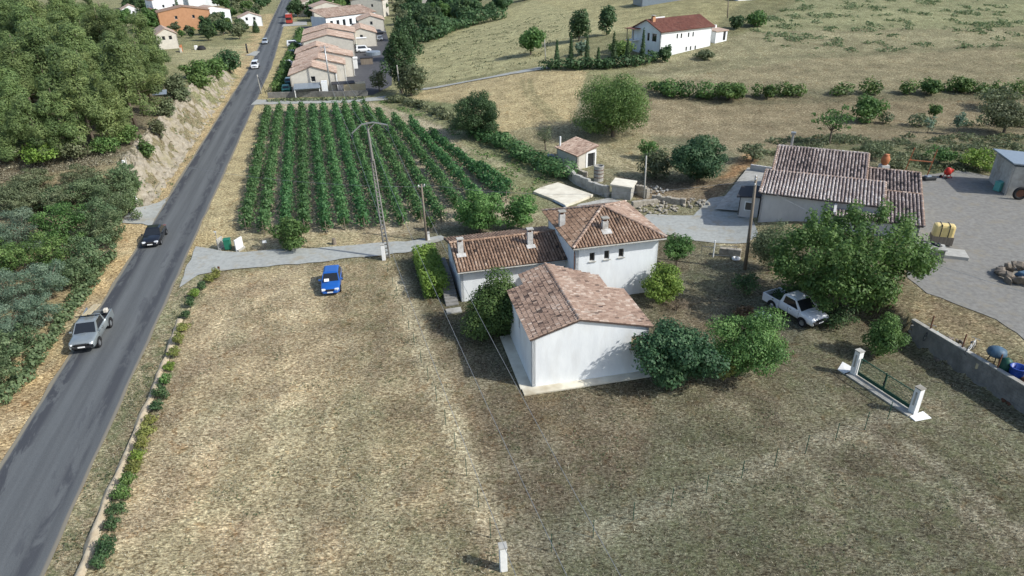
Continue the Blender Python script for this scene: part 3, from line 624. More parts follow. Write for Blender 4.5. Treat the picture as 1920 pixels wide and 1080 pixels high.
for k, (bb, lb) in enumerate([((1334, 147, 1408, 190), 'tallest leafy bush at the left end of the long dark hedgerow'), ((1426, 154, 1456, 186), 'small round bush standing out of the long hedgerow near its left end'), ((1730, 145, 1768, 180), 'bushy tree standing out of the long hedgerow near its right end'), ((1788, 141, 1832, 174), 'narrow upright bush at the right end of the long hedgerow')]):
    plant('hedgerow_bush', lb, 'bush', bb, L_mid, nl=12, seed=50+k)
for k, (bb, lb) in enumerate([((1378, 262, 1450, 305), 'brown scrub patch left of the farmhouse chimney'), ((1640, 288, 1720, 322), 'weedy patch behind the right end of the farmhouse roofs'), ((1730, 268, 1800, 310), 'green scrub behind the red cement mixer'), ((1795, 272, 1880, 322), 'bright green scrub left of the grey shed'), ((1610, 262, 1680, 300), 'low green scrub behind the farmhouse ridge')]):
    plant('scrub_patch', lb, 'scrub', bb, [L_olive, L_olive, L_mid, L_bright, L_olive][k], nl=14, seed=60+k, dens=1.2, shell=.8, flat=.6)
# --- vine rows
vb = [(463, 434), (496, 440), (537, 438), (573, 434), (613, 438), (648, 432), (685, 432), (720, 430), (757, 428), (791, 418), (828, 418), (872, 412), (912, 402), (950, 380), (958, 366)]
vt = [(502, 197), (523, 195), (545, 195), (565, 195), (585, 193), (605, 193), (627, 193), (645, 192), (663, 192), (682, 190), (708, 202), (738, 213), (770, 222), (808, 243), (884, 297)]
ordn = ['first', 'second', 'third', 'fourth', 'fifth', 'sixth', 'seventh', 'eighth', 'ninth', 'tenth', 'eleventh', 'twelfth', 'thirteenth', 'fourteenth']
for k, (p0, p1) in enumerate(zip(vb, vt)):
    a = U(*p0, 0); b_ = U(*p1, 1.4); b_[2] = 0; d = b_-a; Lr = np.linalg.norm(d); ang = math.atan2(d[1], d[0])
    lab = ('trellised green vine row, %s counted from the road' % ordn[k]) if k < 14 else 'shortest trellised vine row, nearest the grassy track'
    o = thing('vine_row', lab, 'vine row', a, ang, 'rows of the vineyard')
    rg = np.random.default_rng(100+k); n = int(Lr*145); s = rg.random(n)*Lr
    prof = .75+.5*vnoise(s, s*0+k*13, 1.3, k)+.3*(vnoise(s, s*0+k*3, 4.0, k+50)-.5)
    keep = vnoise(s, s*0+k*7, 1.15, k+9) > .10; s = s[keep]; prof = prof[keep]; n = len(s)
    hz = .25+(1.5*prof-.1)*rg.random(n)**.75; wd = .62*prof*(1-.5*((hz-.8)/.9)**2).clip(.3, 1)
    yy_ = rg.normal(size=n)*wd*.62; P = np.column_stack([s, yy_, hz+.04])
    N = np.column_stack([rg.normal(size=n)*.5, np.sign(yy_)*.6+rg.normal(size=n)*.4, .5+rg.normal(size=n)*.4]); N /= np.linalg.norm(N, axis=1)[:, None]
    A = np.cross(N, rg.normal(size=(n, 3))); A /= np.linalg.norm(A, axis=1)[:, None]; B = np.cross(N, A); sz = (.20+.16*rg.random(n))[:, None]
    V = np.stack([P-A*sz*.5, P-B*sz*.42, P+A*sz*.5, P+B*sz*.42], 1).reshape(-1, 3)
    tn_ = np.repeat(np.clip(.5+rg.normal(size=n)*.22, 0, 1), 4); link('foliage', fast_mesh('foliage', V, np.arange(4*n).reshape(-1, 4), tn_), L_vine, o)
    mb = MB()
    for q in np.arange(.3, Lr, 1.1): mb.tube([(q, 0, -.1), (q+.04, .03, .5), (q, 0, .9)], [.035, .03, .02], 5)
    st = mb.build('stems', M_bark, o); st['kind'] = 'stuff'
    for q in np.arange(0, Lr+.1, Lr/8): MB().box((min(q, Lr), 0, .72), (.06, .06, 1.55)).build('post', M_wood, o)
# --- young hedge along the road
hp = [(186, 1056), (200, 1030), (208, 985), (216, 958), (226, 930), (238, 905), (248, 880), (257, 858), (266, 838), (273, 815), (283, 792), (292, 765), (300, 740), (308, 715), (316, 690), (325, 665), (333, 640), (340, 618), (348, 592), (355, 570), (365, 552), (378, 538), (393, 525), (404, 517)]
hl = [L_dark, L_dark, L_dark, L_dark, L_mid, L_mid, L_yel, L_bright, L_yel, L_yel, L_yel, L_dark, L_dark, L_mid, L_bright, L_yel, L_yel, L_yel, L_dark, L_dark, L_bright, L_dark, L_yel, L_yel]
for k, (p, lf) in enumerate(zip(hp, hl)):
    kk = ppm(G(*p)); wpx = (1.25+.2*math.sin(k*2.3))*kk; hpx = (1.15+.2*math.sin(k*1.7))*kk*.9
    nm = {L_dark.name: 'dark green', L_mid.name: 'mid green', L_yel.name: 'yellowish', L_bright.name: 'bright green'}[lf.name]
    lab = '%s young hedge shrub in the strip beside the road' % nm
    plant('hedge_shrub', lab, 'shrub', (p[0]-wpx/2, p[1]-hpx*.75, p[0]+wpx/2, p[1]+hpx*.35), lf, nl=7, seed=200+k, group='%s shrubs of the young roadside hedge' % nm, dens=1.9, size=.16, tr=.03)
# --- thicket left of the road
th = [(-20, 330, 90, 400, 2), (60, 340, 150, 400, 2), (130, 320, 225, 385, 1), (180, 345, 262, 420, 1), (-30, 390, 90, 470, 4), (60, 370, 170, 460, 0), (130, 365, 228, 455, 1), (170, 390, 240, 470, 1), (-40, 440, 70, 520, 0), (40, 430, 150, 520, 0), (110, 430, 215, 520, 1), (-60, 500, 60, 590, 4), (30, 480, 130, 570, 4), (90, 480, 185, 545, 1), (-60, 560, 60, 650, 4), (20, 545, 110, 620, 4), (-60, 620, 50, 700, 1), (20, 600, 75, 660, 1), (-70, 660, 30, 745, 1), (200, 300, 262, 350, 1), (-60, 420, 30, 470, 0), (20, 310, 100, 362, 2), (110, 308, 190, 352, 2), (60, 345, 140, 395, 1), (0, 360, 70, 412, 2), (150, 330, 215, 378, 1), (215, 322, 262, 366, 1)]
thl = [(L_mid, 'leafy green'), (L_scrub, 'mixed green'), (L_olive, 'dry brownish'), (L_dark, 'dark'), (L_grey, 'greyish reedy')]
for k, (x0, y0, x1, y1, c) in enumerate(th):
    plant('thicket_shrub', '%s shrub in the thicket left of the road' % thl[c][1], 'shrub', (x0, y0, x1, y1), thl[c][0], nl=16, seed=300+k, group='%s shrubs of the roadside thicket' % thl[c][1], shell=.6, dens=2.0 if c != 4 else 3.4, size=.24, aspect=.3 if c == 4 else .62, lr=.30, inner=.78)
hedge_line('verge_brambles', 'low brambles along the left verge of the road', [(250, 345), (240, 400)], 1.6, 1.2, L_mid, seed=330, rough=.4, cat='brambles')
hedge_line('verge_brambles', 'knee-high weeds between the thicket and the left verge near the silver pickup', [(205, 480), (150, 560), (95, 640), (50, 700), (5, 760)], 1.4, .8, L_scrub, seed=331, rough=.5, cat='brambles')
for k, (bb, lf, lb) in enumerate([((335, 108, 400, 150), L_mid, 'shrub above the rock cutting nearest the cream building'), ((402, 90, 452, 138), L_dark, 'dark shrub at the far end of the rock cutting'), ((345, 128, 408, 168), L_mid, 'green shrub in the middle above the rock cutting'), ((300, 138, 352, 182), L_olive, 'low shrub between pines and rock cutting'), ((375, 100, 425, 148), L_mid, 'rounded shrub left of the dark one above the cutting'), ((318, 160, 362, 192), L_olive, 'dull green bush on the lip of the rock cutting'), ((292, 178, 332, 225), L_olive, 'greyish bush on the cutting below the blue sheet'), ((278, 215, 312, 262), L_olive, 'brown green bush at the near end of the cutting lip'), ((255, 255, 290, 300), L_mid, 'green bush beside the short post on the left bank')]):
    plant('cutting_top_shrub', lb, 'shrub', bb, lf, nl=14, seed=340+k, dens=1.8, shell=.6)
for k, (x, y, w_, h_) in enumerate([(10, 300, 60, 40), (75, 308, 70, 45), (140, 298, 60, 50), (195, 286, 60, 40), (240, 268, 50, 40), (-40, 305, 60, 40)]):
    plant('wood_edge_shrub', 'low undergrowth along the front edge of the pine wood', 'shrub', (x-w_/2, y-h_, x+w_/2, y+6), [L_olive, L_bright, L_olive, L_mid, L_mid, L_olive][k], nl=12, seed=360+k, dens=1.5, shell=.7, group='undergrowth at the front of the pine wood')
# --- pine wood
def pine_variant(seed, H=12.0, R=3.6):
    rg = np.random.default_rng(seed); L = []
    for k in range(26):
        f = rg.random()**.8; z = H*(.14+.80*f); env = R*(1-.80*max(0, (f-.25)/.75)**1.4)*(.75+.25*min(1, f*4)); ph = rg.uniform(0, 6.28); rr = env*(.35+.5*rg.random())
        s = (1.0+.8*rg.random())*(1-.4*f); L.append((rr*math.cos(ph), rr*math.sin(ph), z, s*1.15, s*1.15, s*.95))
    L.insert(0, (0, 0, H*.58, R*.42, R*.42, H*.26))
    V, F, tn_ = leafcloud(L, 13000, .34, seed, aspect=.36, shell=.36, up=.55, out=1.15, rnd=.38)
    crown = fast_mesh('pine_crown', V, F, tn_); crown.materials.append(L_pine)
    mb = MB(); mb.tube([(0, 0, -.4), (.1, 0, H*.3), (-.1, .1, H*.6), (0, 0, H*.9)], [.24, .19, .13, .04], 7)
    for l in L[1:14]: mb.tube([(0, 0, l[2]*.88), (l[0]*.5, l[1]*.5, l[2]*.95), l[:3]], [.08, .06, .02], 5)
    o = mb.build('trunk', M_bark, smooth=True); tm = o.data; bpy.data.objects.remove(o); return crown, tm
PV = [pine_variant(400+k, 11.5+k*.6, 3.6+.4*(k % 3)) for k in range(5)]
rg = np.random.default_rng(21); spots = [tuple(G(*p)[:2]) for p in ((-25, 300), (30, 303), (85, 306), (135, 296), (182, 284), (228, 268), (258, 246), (272, 218), (283, 195), (292, 172), (300, 152), (-60, 312))]
tries = 0
while len(spots) < 230 and tries < 16000:
    tries += 1
    tq = -rg.uniform(12.5, 110); y = 74+150*rg.random()**1.5; x = float(xr(y))+tq/.974; px, py, _ = proj((x, y, float(T(x, y)))); tx, ty, _ = proj((x, y, float(T(x, y))+11))
    if y > 128 and tq > -20-.35*(y-128): continue
    if py > 322-.2*px or (y < 90 and tq > -13): continue
    if px < -110 or py < 40: continue
    if all((x-a)**2+(y-b2)**2 > 5.4**2 for a, b2, *_ in spots): spots.append((x, y))
for k, (x, y) in enumerate(spots):
    s = rg.uniform(.75, 1.1)*(.8 if y < 90 else 1); cr, tm = PV[k % 5]
    lb_, gr_ = (('green pine on the front edge of the wood above the dry bank', 'pines along the front edge of the wood') if k in (0, 1, 2, 3, 4, 5, 11) else ('green pine on the right edge of the wood beside the rock cutting', 'pines beside the rock cutting') if (k < 11 or road_t(x, y) > -21) else ('green pine deep in the wood on the slope left of the road', 'pines deep in the wood left of the road'))
    o = thing('pine_tree', lb_, 'pine', (x, y, float(T(x, y))), rg.uniform(0, 6.28), gr_, (s*rg.uniform(.9, 1.15), s*rg.uniform(.9, 1.15), s))
    link('trunk', tm, M_bark, o); link('crown', cr, L_pine, o)
print('leaves', TOTAL[0], 'pines', len(spots))

# ------------------------------------------------------------------ buildings
def tile_plane(parent, O, a, b, poly, mat, w_=.27, l_=.38, seed=1, th=.10, name='roof', hgt=.088, dull=0.0, cov=.42):
    O = np.array(O, float); a = np.array(a, float); b = np.array(b, float); a /= np.linalg.norm(a); b /= np.linalg.norm(b)
    n = np.cross(a, b)
    if n[2] < 0: n = -n
    deck = MB(); top = [O+a*s+b*t for s, t in poly]
    if np.cross(top[1]-top[0], top[2]-top[1])[2] < 0: top = top[::-1]
    deck.slab([tuple(q) for q in top], th); deck.t = [.03]*len(deck.v)
    o = deck.build(name, mat, parent)
    rg = np.random.default_rng(seed); S = np.array([p[0] for p in poly]); Tt = np.array([p[1] for p in poly])
    ii = np.arange(S.min()+w_/2, S.max(), w_); jj = np.arange(Tt.min()+l_/2, Tt.max()+l_*.3, l_)
    cs, ct = np.meshgrid(ii, jj); cs = cs.ravel(); ct = ct.ravel(); k = inpoly(cs, np.minimum(ct, Tt.max()-.02), poly); cs = cs[k]; ct = ct[k]; m = len(cs)
    K = 5; ang = np.linspace(math.pi, 0, K); V = np.zeros((m, 2*K, 3)); tilt = rg.normal(size=m)*.012; wob = rg.normal(size=m)*.01
    for e, (dt, rs_, lift) in enumerate(((-l_/2-.05, cov, .03), (l_/2, cov*.84, .0))):
        tt_ = np.minimum(ct+dt, Tt.max()+.02)
        for q in range(K):
            s = cs+wob+w_*rs_*math.cos(ang[q])+tilt*(1 if e else -1); hh = hgt*math.sin(ang[q])+lift+.012
            V[:, e*K+q] = O+s[:, None]*a+tt_[:, None]*b+hh*n
    base = (np.arange(m)*2*K)[:, None]; F = np.concatenate([base+np.array([q, q+1, K+q+1, K+q]) for q in range(K-1)]+[base+np.array([0, 1, 3, 4])]); 
    tn_ = np.clip(.5+rg.normal(size=m)*.17-dull+(vnoise(cs*1.0, ct*1.0, 1.6, seed)-.5)*.4, 0, 1)
    ti = link('roof_tiles', fast_mesh('roof_tiles', V.reshape(-1, 3), F, np.repeat(tn_, 2*K)), mat, o); ti['kind'] = 'stuff'
    return o
def ridge_tiles(parent, p, q, mat, r=.13, l_=.38, seed=1):
    p = np.array(p, float); q = np.array(q, float); L = np.linalg.norm(q-p); n = max(1, int(L/l_)); mb = MB(); rg = random.Random(seed); d = (q-p)/L; s = np.cross(d, (0, 0, 1)); s /= np.linalg.norm(s); u = np.cross(s, d)
    for k in range(n):
        V = []
        for e, rr, up in ((0, r*1.1, .03), (1, r*.92, 0)):
            c = p+d*L*(k+e*1.08)/n
            for g in np.linspace(math.pi, 0, 6): V.append(c+s*rr*math.cos(g)+u*(rr*.8*math.sin(g)+up))
        mb.add(V, [(i, i+1, i+7, i+6) for i in range(5)]+[(0, 1, 2, 3, 4, 5)], min(1, max(0, rg.gauss(.6, .2))))
    o = mb.build('ridge_tiles', mat, parent); o['kind'] = 'stuff'; return o
def wall(parent, mat, p0, p1, prof, holes=(), th=.24, z0=-.3, name='wall', frame=None, sill=None, pane=None):
    p0 = np.array(p0, float); p1 = np.array(p1, float); L = np.linalg.norm(p1-p0); d = (p1-p0)/L; n = np.array([d[1], -d[0]])
    def P(u, z, dep=0): q = p0+d*u-n*dep; return (q[0], q[1], z)
    pu = [q[0] for q in prof]; pz = [q[1] for q in prof]
    us = sorted(set([0, L]+[q for q in pu if 0 < q < L]+[h[0] for h in holes]+[h[1] for h in holes])); mb = MB()
    for ua, ub in zip(us[:-1], us[1:]):
        zs = sorted(set([z0]+[h[2] for h in holes if h[0] <= ua+1e-6 and h[1] >= ub-1e-6]+[h[3] for h in holes if h[0] <= ua+1e-6 and h[1] >= ub-1e-6]))
        za, zb = np.interp(ua, pu, pz), np.interp(ub, pu, pz)
        for i, z in enumerate(zs):
            last = i == len(zs)-1; t1, t2 = (za, zb) if last else (zs[i+1], zs[i+1])
            if any(h[0] <= ua+1e-6 and h[1] >= ub-1e-6 and abs(h[2]-z) < 1e-6 for h in holes): continue
            for dep, fl in ((0, False), (th, True)): mb.poly([P(ua, z, dep), P(ub, z, dep), P(ub, t2, dep), P(ua, t1, dep)], fl)
        mb.poly([P(ua, za), P(ub, zb), P(ub, zb, th), P(ua, za, th)])
    for u in (0, L):
        zt = np.interp(u, pu, pz); mb.poly([P(u, z0), P(u, z0, th), P(u, zt, th), P(u, zt)], u == L)
    for u0, u1, za, zb, *_ in holes:
        mb.poly([P(u0, za), P(u1, za), P(u1, za, th), P(u0, za, th)]); mb.poly([P(u0, zb), P(u0, zb, th), P(u1, zb, th), P(u1, zb)])
        mb.poly([P(u0, za), P(u0, za, th), P(u0, zb, th), P(u0, zb)]); mb.poly([P(u1, za), P(u1, zb), P(u1, zb, th), P(u1, za, th)])
    o = mb.build(name, mat, parent)
    for h in holes:
        u0, u1, za, zb = h[:4]; kind = h[4] if len(h) > 4 else 'window'; w2 = .05; f = MB()
        for (ua, ub, z1, z2) in ((u0, u0+w2, za, zb), (u1-w2, u1, za, zb), (u0+w2, u1-w2, za, za+w2), (u0+w2, u1-w2, zb-w2, zb)):
            f.add([P(ua, z1, th*.55), P(ub, z1, th*.55), P(ub, z2, th*.55), P(ua, z2, th*.55), P(ua, z1, th*.8), P(ub, z1, th*.8), P(ub, z2, th*.8), P(ua, z2, th*.8)], [(0, 1, 2, 3), (0, 4, 5, 1), (2, 6, 7, 3), (1, 5, 6, 2), (0, 3, 7, 4)])
        wo = f.build('door' if kind == 'door' else 'window', frame or M_white2, parent)
        g = MB(); g.poly([P(u0+w2, za+w2, th*.68), P(u1-w2, za+w2, th*.68), P(u1-w2, zb-w2, th*.68), P(u0+w2, zb-w2, th*.68)]); g.build('panel' if kind == 'door' else 'pane', pane or M_glass, wo)
        if sill is not None and kind != 'door':
            c = np.array(P((u0+u1)/2, za-.035, -.03)); MB().box(c, (u1-u0+.2, .16, .06), math.atan2(d[1], d[0])).build('sill', sill, wo)
    return o
def chimney(parent, c, w_, z0, z1, mat=None, cap=True, flash=True):
    o = MB().box((c[0], c[1], (z0+z1)/2), (w_, w_*.8, z1-z0)).build('chimney', mat or M_chim, parent)
    if cap:
        MB().box((c[0], c[1], z1+.12), (w_*.55, w_*.45, .24)).build('flue', M_rust, o)
        MB().box((c[0], c[1], z1+.28), (w_*1.25, w_*1.05, .09)).build('cap', M_conc, o)
    return o
RZ = rad(13.5)
# --- white house: long wing
wing = thing('white_house', 'long low white house wing with brown tiled roof and two chimneys', 'house', (-4.47, 50.7, 0), RZ)
wall(wing, M_white, (.2, .42), (9.95, .42), [(0, 3.1), (10, 3.1)], [(8.9, 9.35, 1.5, 2.2)], frame=M_wood)
wall(wing, M_white, (.2, 7.0), (.2, .42), [(0, 3.1), (3.4, 4.15), (6.6, 3.15)], [(2.3, 3.3, 1.2, 3.0, 'door')], pane=M_wood)
wall(wing, M_white, (9.95, 7.0), (.2, 7.0), [(0, 3.1), (10, 3.1)])
sl_ = math.hypot(3.75, 1.12); ca, sa = 3.75/sl_, 1.12/sl_
tile_plane(wing, (-.12, -.13, 3.12), (1, 0, 0), (0, ca, sa), [(0, 0), (10.1, 0), (10.1, sl_), (0, sl_)], M_tile_brown, seed=1, dull=-.04)
tile_plane(wing, (-.12, 7.37, 3.12), (1, 0, 0), (0, -ca, sa), [(0, 0), (10.1, 0), (10.1, sl_), (0, sl_)], M_tile_brown, seed=2)
ridge_tiles(wing, (-.12, 3.62, 4.27), (9.9, 3.62, 4.27), M_tile_brown)
chimney(wing, (.62, 2.2), .48, 3.5, 4.9); chimney(wing, (6.85, 2.25), .48, 3.5, 5.05)
for c in ((.62, 2.2), (6.85, 2.25)): MB().box((c[0], c[1]-.42, 3.12+c[1]*.3+.02), (.8, .5, .04), tilt=('X', math.atan2(1.12, 3.75))).build('flashing', M_chim, wing)
MB().tube([(-.1, -.2, 3.06), (10, -.2, 3.02)], .06, 8).build('gutter', M_conc, wing)
MB().tube([(9.78, -.16, 3.02), (9.78, .36, 2.7), (9.78, .36, .1)], .045, 8).build('downpipe', M_rust, wing)
# --- white house: hipped tower part, same building
tw = thing('hipped_house', 'taller white two storey house with hipped brown tile roof and three small windows', 'house', (5.08, 50.1, 0), RZ)
wall(tw, M_white, (.42, .48), (7.8, .48), [(0, 5.3), (8, 5.3)], [(1.2, 1.66, 3.72, 4.5), (2.5, 2.96, 3.74, 4.52), (3.8, 4.26, 3.76, 4.54)], sill=M_conc, frame=M_wood)
wall(tw, M_white, (.42, 8.45), (.42, .48), [(0, 5.3), (9, 5.3)]); wall(tw, M_white, (7.8, .48), (7.8, 8.45), [(0, 5.3), (9, 5.3)], [(2, 2.9, 3.2, 4.5), (5.5, 6.4, 3.2, 4.5), (5.5, 6.4, .9, 2.1)]); wall(tw, M_white, (7.8, 8.45), (.42, 8.45), [(0, 5.3), (9, 5.3)])
CR = [(-.05, -.05, 5.32), (8.25, -.05, 5.32), (8.25, 8.9, 5.32), (-.05, 8.9, 5.32)]; AP = np.array((4.1, 4.35, 6.95))
for k in range(4):
    A_ = np.array(CR[k]); B_ = np.array(CR[(k+1) % 4]); e = (B_-A_); Lk = np.linalg.norm(e); e /= Lk; f = AP-A_; s = f@e; up = f-s*e; Tn = np.linalg.norm(up)
    tile_plane(tw, A_, e, up, [(0, 0), (Lk, 0), (s, Tn)], M_tile_brown if k != 1 else M_tile_mixed, seed=5+k, dull=(-.10 if k == 1 else 0))  # right slope paler: the sun falling on it is put into the tile colour
    ridge_tiles(tw, A_+np.array((0, 0, .05)), AP+np.array((0, 0, .08)), M_tile_mixed, seed=k)
chimney(tw, (.45, 4.5), .5, 4.6, 6.6); chimney(tw, (3.35, 1.75), .5, 5.8, 6.7)
MB().box((3.35, 1.25, 5.92), (.85, .6, .04), tilt=('X', .37)).build('flashing', M_chim, tw)
MB().box((6.5, 5.1, 6.03), (.5, .7, .08), tilt=('Y', .37)).build('skylight', M_bluegrey, tw)
MB().tube([(-.05, -.12, 5.26), (8.2, -.12, 5.22)], .065, 8).build('gutter', M_conc, tw)
MB().tube([(.1, -.1, 5.22), (.18, .2, 4.9), (.3, .4, .1)], .045, 8).build('downpipe', M_rust, tw)
# --- gabled annexe
ax = thing('gabled_annexe', 'nearest white building with low mottled tile gable roof and plain front wall', 'house', (1.27, 38.37, 0), rad(12))
FP = [(0, 4.05), (3.3, 5.08), (8.4, 3.85)]
wall(ax, M_white, (0, 0), (8.4, 0), FP, [(7.15, 8.05, 2.15, 3.15)], sill=M_tile_red, frame=M_plank, pane=M_plank)
wall(ax, M_white, (0, 7.2), (0, 0), [(0, 4.05), (8, 4.05)], [(3.2, 3.6, 2.7, 3.5)], frame=M_wood)
wall(ax, M_white, (8.4, 0), (8.4, 5.5), [(0, 3.85), (8, 3.85)], [(2, 3, 1.6, 2.8)], frame=M_wood); wall(ax, M_white, (8.4, 5.5), (7.0, 5.5), [(0, 3.85), (1.4, 4.18)])
wall(ax, M_white, (7.0, 5.5), (7.0, 8.0), [(0, 4.18), (3, 4.18)]); wall(ax, M_white, (7.0, 8.0), (1.5, 8.0), [(0, 4.18), (3.7, 5.08), (5.5, 4.5)]); wall(ax, M_white, (1.5, 8.0), (1.5, 7.2), [(0, 4.5), (1, 4.5)]); wall(ax, M_white, (1.5, 7.2), (0, 7.2), [(0, 4.5), (1.5, 4.05)])
sl1 = math.hypot(3.45, 1.07); sl2 = math.hypot(5.3, 1.3)
tile_plane(ax, (-.15, -.15, 4.05), (0, 1, 0), (3.45/sl1, 0, 1.07/sl1), [(0, 0), (7.4, 0), (7.4, 1.5), (9.0, 1.5), (9.1, sl1), (0, sl1)], M_tile_mixed, seed=11, dull=.06, w_=.215, l_=.34, hgt=.07)
tile_plane(ax, (8.6, -.15, 3.82), (0, 1, 0), (-5.3/sl2, 0, 1.3/sl2), [(0, 0), (5.8, 0), (5.8, 1.5), (7.9, 1.5), (9.1, sl2), (0, sl2)], M_tile_mixed, seed=12, dull=-.10, w_=.215, l_=.34, hgt=.07)
ridge_tiles(ax, (3.3, -.15, 5.14), (3.3, 8.95, 5.14), M_tile_mixed, seed=3)
MB().box((3.9, -.38, .03), (9.3, .75, .14)).box((-.42, 3.6, .032), (.82, 7.2, .14)).build('house_apron', M_slab, ax)
MB().tube([(8.3, -.35, .25), (7.9, -.1, .12)], .06, 8).build('drain_pipe', M_metal, ax)
# --- steps beside the wing
st = thing('garden_steps', 'dark concrete steps climbing between the clipped hedge and the white house wing', 'steps', (-4.47, 50.7, 0), RZ)
for k in range(9): MB().box((-.68, .15+k*.36, (.15*(k+1))/2-.05), (1.1, .36, .15*(k+1))).build('step', M_concd, st)
MB().box((-.75, -1.0, .05), (1.3, .8, .12)).build('landing', M_conc, st)
MB().box((-.68, 5.2, .66), (1.1, 3.8, 1.35)).build('upper_landing', M_concd, st)
# --- neighbouring farmhouse
fh = thing('farmhouse', 'grey rendered farmhouse under several stepped roofs of pale lichen covered tiles', 'house', (25.5, 65.7, 0), rad(-25))
wall(fh, M_grey_r, (.45, .35), (7.35, .35), [(0, 4.1), (8, 4.1)]); wall(fh, M_grey_r, (7.35, .36), (11.5, .36), [(0, 4.1), (8, 4.1)]); wall(fh, M_grey_r, (7.35, -1.0), (14.95, -1.0), [(0, 3.1), (8, 3.1)], [(2, 3.1, 1.7, 2.7)])
wall(fh, M_grey_r, (7.35, .35), (7.35, -1.0), [(0, 4.1), (2, 3.1)]); wall(fh, M_grey_r, (.45, 4.6), (.45, .35), [(0, 5.1), (4.3, 4.1)], [(1.6, 2.4, 2.0, 3.1)]); wall(fh, M_grey_r, (14.95, -1.0), (14.95, 9.9), [(0, 3.1), (6.1, 4.1), (10.9, 4.9)])
wall(fh, M_grey_r, (.95, 12.0), (.95, 4.6), [(0, 5.85), (2, 6.4), (7.4, 4.75)]); wall(fh, M_grey_r, (9.8, 4.6), (9.8, 12.0), [(0, 4.75), (5.4, 6.4), (7.4, 5.85)]); wall(fh, M_grey_r, (9.8, 12), (.95, 12), [(0, 5.85), (9, 5.85)]); wall(fh, M_grey_r, (14.95, 9.9), (9.8, 9.9), [(0, 4.9), (6, 4.9)])
wall(fh, M_grey_r, (11.5, 4.9), (9.8, 4.9), [(0, 5.2), (2, 5.2)]); wall(fh, M_grey_r, (11.5, .4), (11.5, 4.9), [(0, 4.1), (4.5, 5.1)])
def mono(O, along, z0, z1, run, poly, seed, mat=M_tile_grey, dull=0):
    l2 = math.hypot(run, z1-z0); tile_plane(fh, (O[0], O[1], z0), (1, 0, 0), (0, run/l2, (z1-z0)/l2), [(s, t*l2/run) for s, t in poly], mat, w_=.33, l_=.45, seed=seed, hgt=.13, dull=dull, cov=.37)
mono((.2, 0), 0, 4.15, 5.25, 4.6, [(0, 0), (11.5, 0), (11.5, 4.6), (0, 4.6)], 21, dull=-.16)
mono((.8, 4.4), 0, 4.75, 6.5, 5.6, [(0, 0), (9.2, 0), (9.2, 5.6), (0, 5.6)], 22, dull=.16)
mono((7.1, -1.25), 0, 3.15, 4.2, 6.3, [(0, 0), (8.1, 0), (8.1, 6.3), (4.75, 6.3), (4.75, 1.2), (0, 1.2)], 23, dull=.12)
mono((10.0, 5.25), 0, 4.12, 4.98, 4.8, [(0, 0), (5.2, 0), (5.2, 4.8), (0, 4.8)], 24, dull=.2)
l2 = math.hypot(2.2, .6); tile_plane(fh, (.8, 12.2, 5.9), (1, 0, 0), (0, -2.2/l2, .6/l2), [(0, 0), (9.2, 0), (9.2, l2), (0, l2)], M_tile_grey, w_=.30, l_=.42, seed=25, hgt=.1)
ridge_tiles(fh, (.8, 10.02, 6.54), (10.0, 10.02, 6.54), M_tile_grey); ridge_tiles(fh, (.2, 4.62, 5.24), (11.7, 4.62, 5.24), M_tile_mixed, seed=5); ridge_tiles(fh, (11.8, 5.08, 4.24), (15.2, 5.08, 4.24), M_tile_mixed, seed=6); ridge_tiles(fh, (10.0, 10.06, 5.0), (15.2, 10.06, 5.0), M_tile_mixed, seed=7)
for p_, q_ in (((11.72, 0, 4.2), (11.72, 4.6, 5.25)), ((15.2, -1.2, 3.2), (15.2, 5, 4.24)), ((15.2, 5.2, 4.16), (15.2, 10, 5.0)), ((.2, 0, 4.2), (.2, 4.6, 5.25)), ((.8, 4.6, 4.9), (.8, 10, 6.54)), ((10.0, 4.7, 4.9), (10.0, 10, 6.54))): ridge_tiles(fh, p_, q_, M_tile_mixed, seed=int(p_[0]*9))
ch = MB().tube([(2.1, 10.9, 6.2), (2.1, 10.9, 7.7)], .14, 10).build('flue', M_metal, fh); MB().box((2.1, 10.9, 7.85), (.5, .5, .22)).build('cowl', M_metal, ch)
po = MB().box((-.75, 3.2, 1.85), (2.0, 3.2, 2.3)).build('porch', M_grey_r, fh); MB().box((-.85, 3.2, 3.1), (2.5, 3.7, .14), tilt=('Y', -.12)).build('porch_roof', M_slate, po); MB().box((-.75, 1.58, 2.0), (.9, .06, 1.0)).build('porch_window', M_white2, po); MB().box((-.75, 1.545, 2.0), (.7, .03, .8)).build('pane', M_glass, po)
MB().tube([(-1.72, 1.55, 3.0), (-1.72, 1.55, .9)], .04, 6).build('downpipe', M_dark, fh)
sheet('terrace', [(1342, 396), (1352, 380), (1402, 318), (1448, 324), (1440, 372), (1422, 402)], M_conc, .30, grid=1.0, jit=.02)
MB_ = MB()
def low_wall(name, label, pts, h, th, mat, cat='wall', cap=None, z=None, blocks=None):
    P = [G(*p) for p in pts]; o = thing(name, label, cat, P[0])
    for a, b_ in zip(P[:-1], P[1:]):
        d = b_-a; L = np.linalg.norm(d[:2]); n = max(1, int(L/.55)); an = math.atan2(d[1], d[0]); rg = random.Random(int(L*100))
        for k in range(n):
            q = a+d*(k+.5)/n-P[0]; hh = h*(1+rg.uniform(-.1, .1)*(1 if blocks else .1)); MB().box((q[0], q[1], float(T(*(a+d*(k+.5)/n)[:2]))-P[0][2]+hh/2-.15), (L/n*.985, th*(1+rg.uniform(-.12, .12)*(1 if blocks else .1)), hh+.3), an+(rg.uniform(-.03, .03) if blocks else 0)).build('stone' if blocks else 'block', mat, o, bevel=.025)
    return o
low_wall('terrace_wall', 'short pale wall at the back of the farmhouse terrace', [(1406, 322), (1446, 328)], .95, .25, M_grey_r)
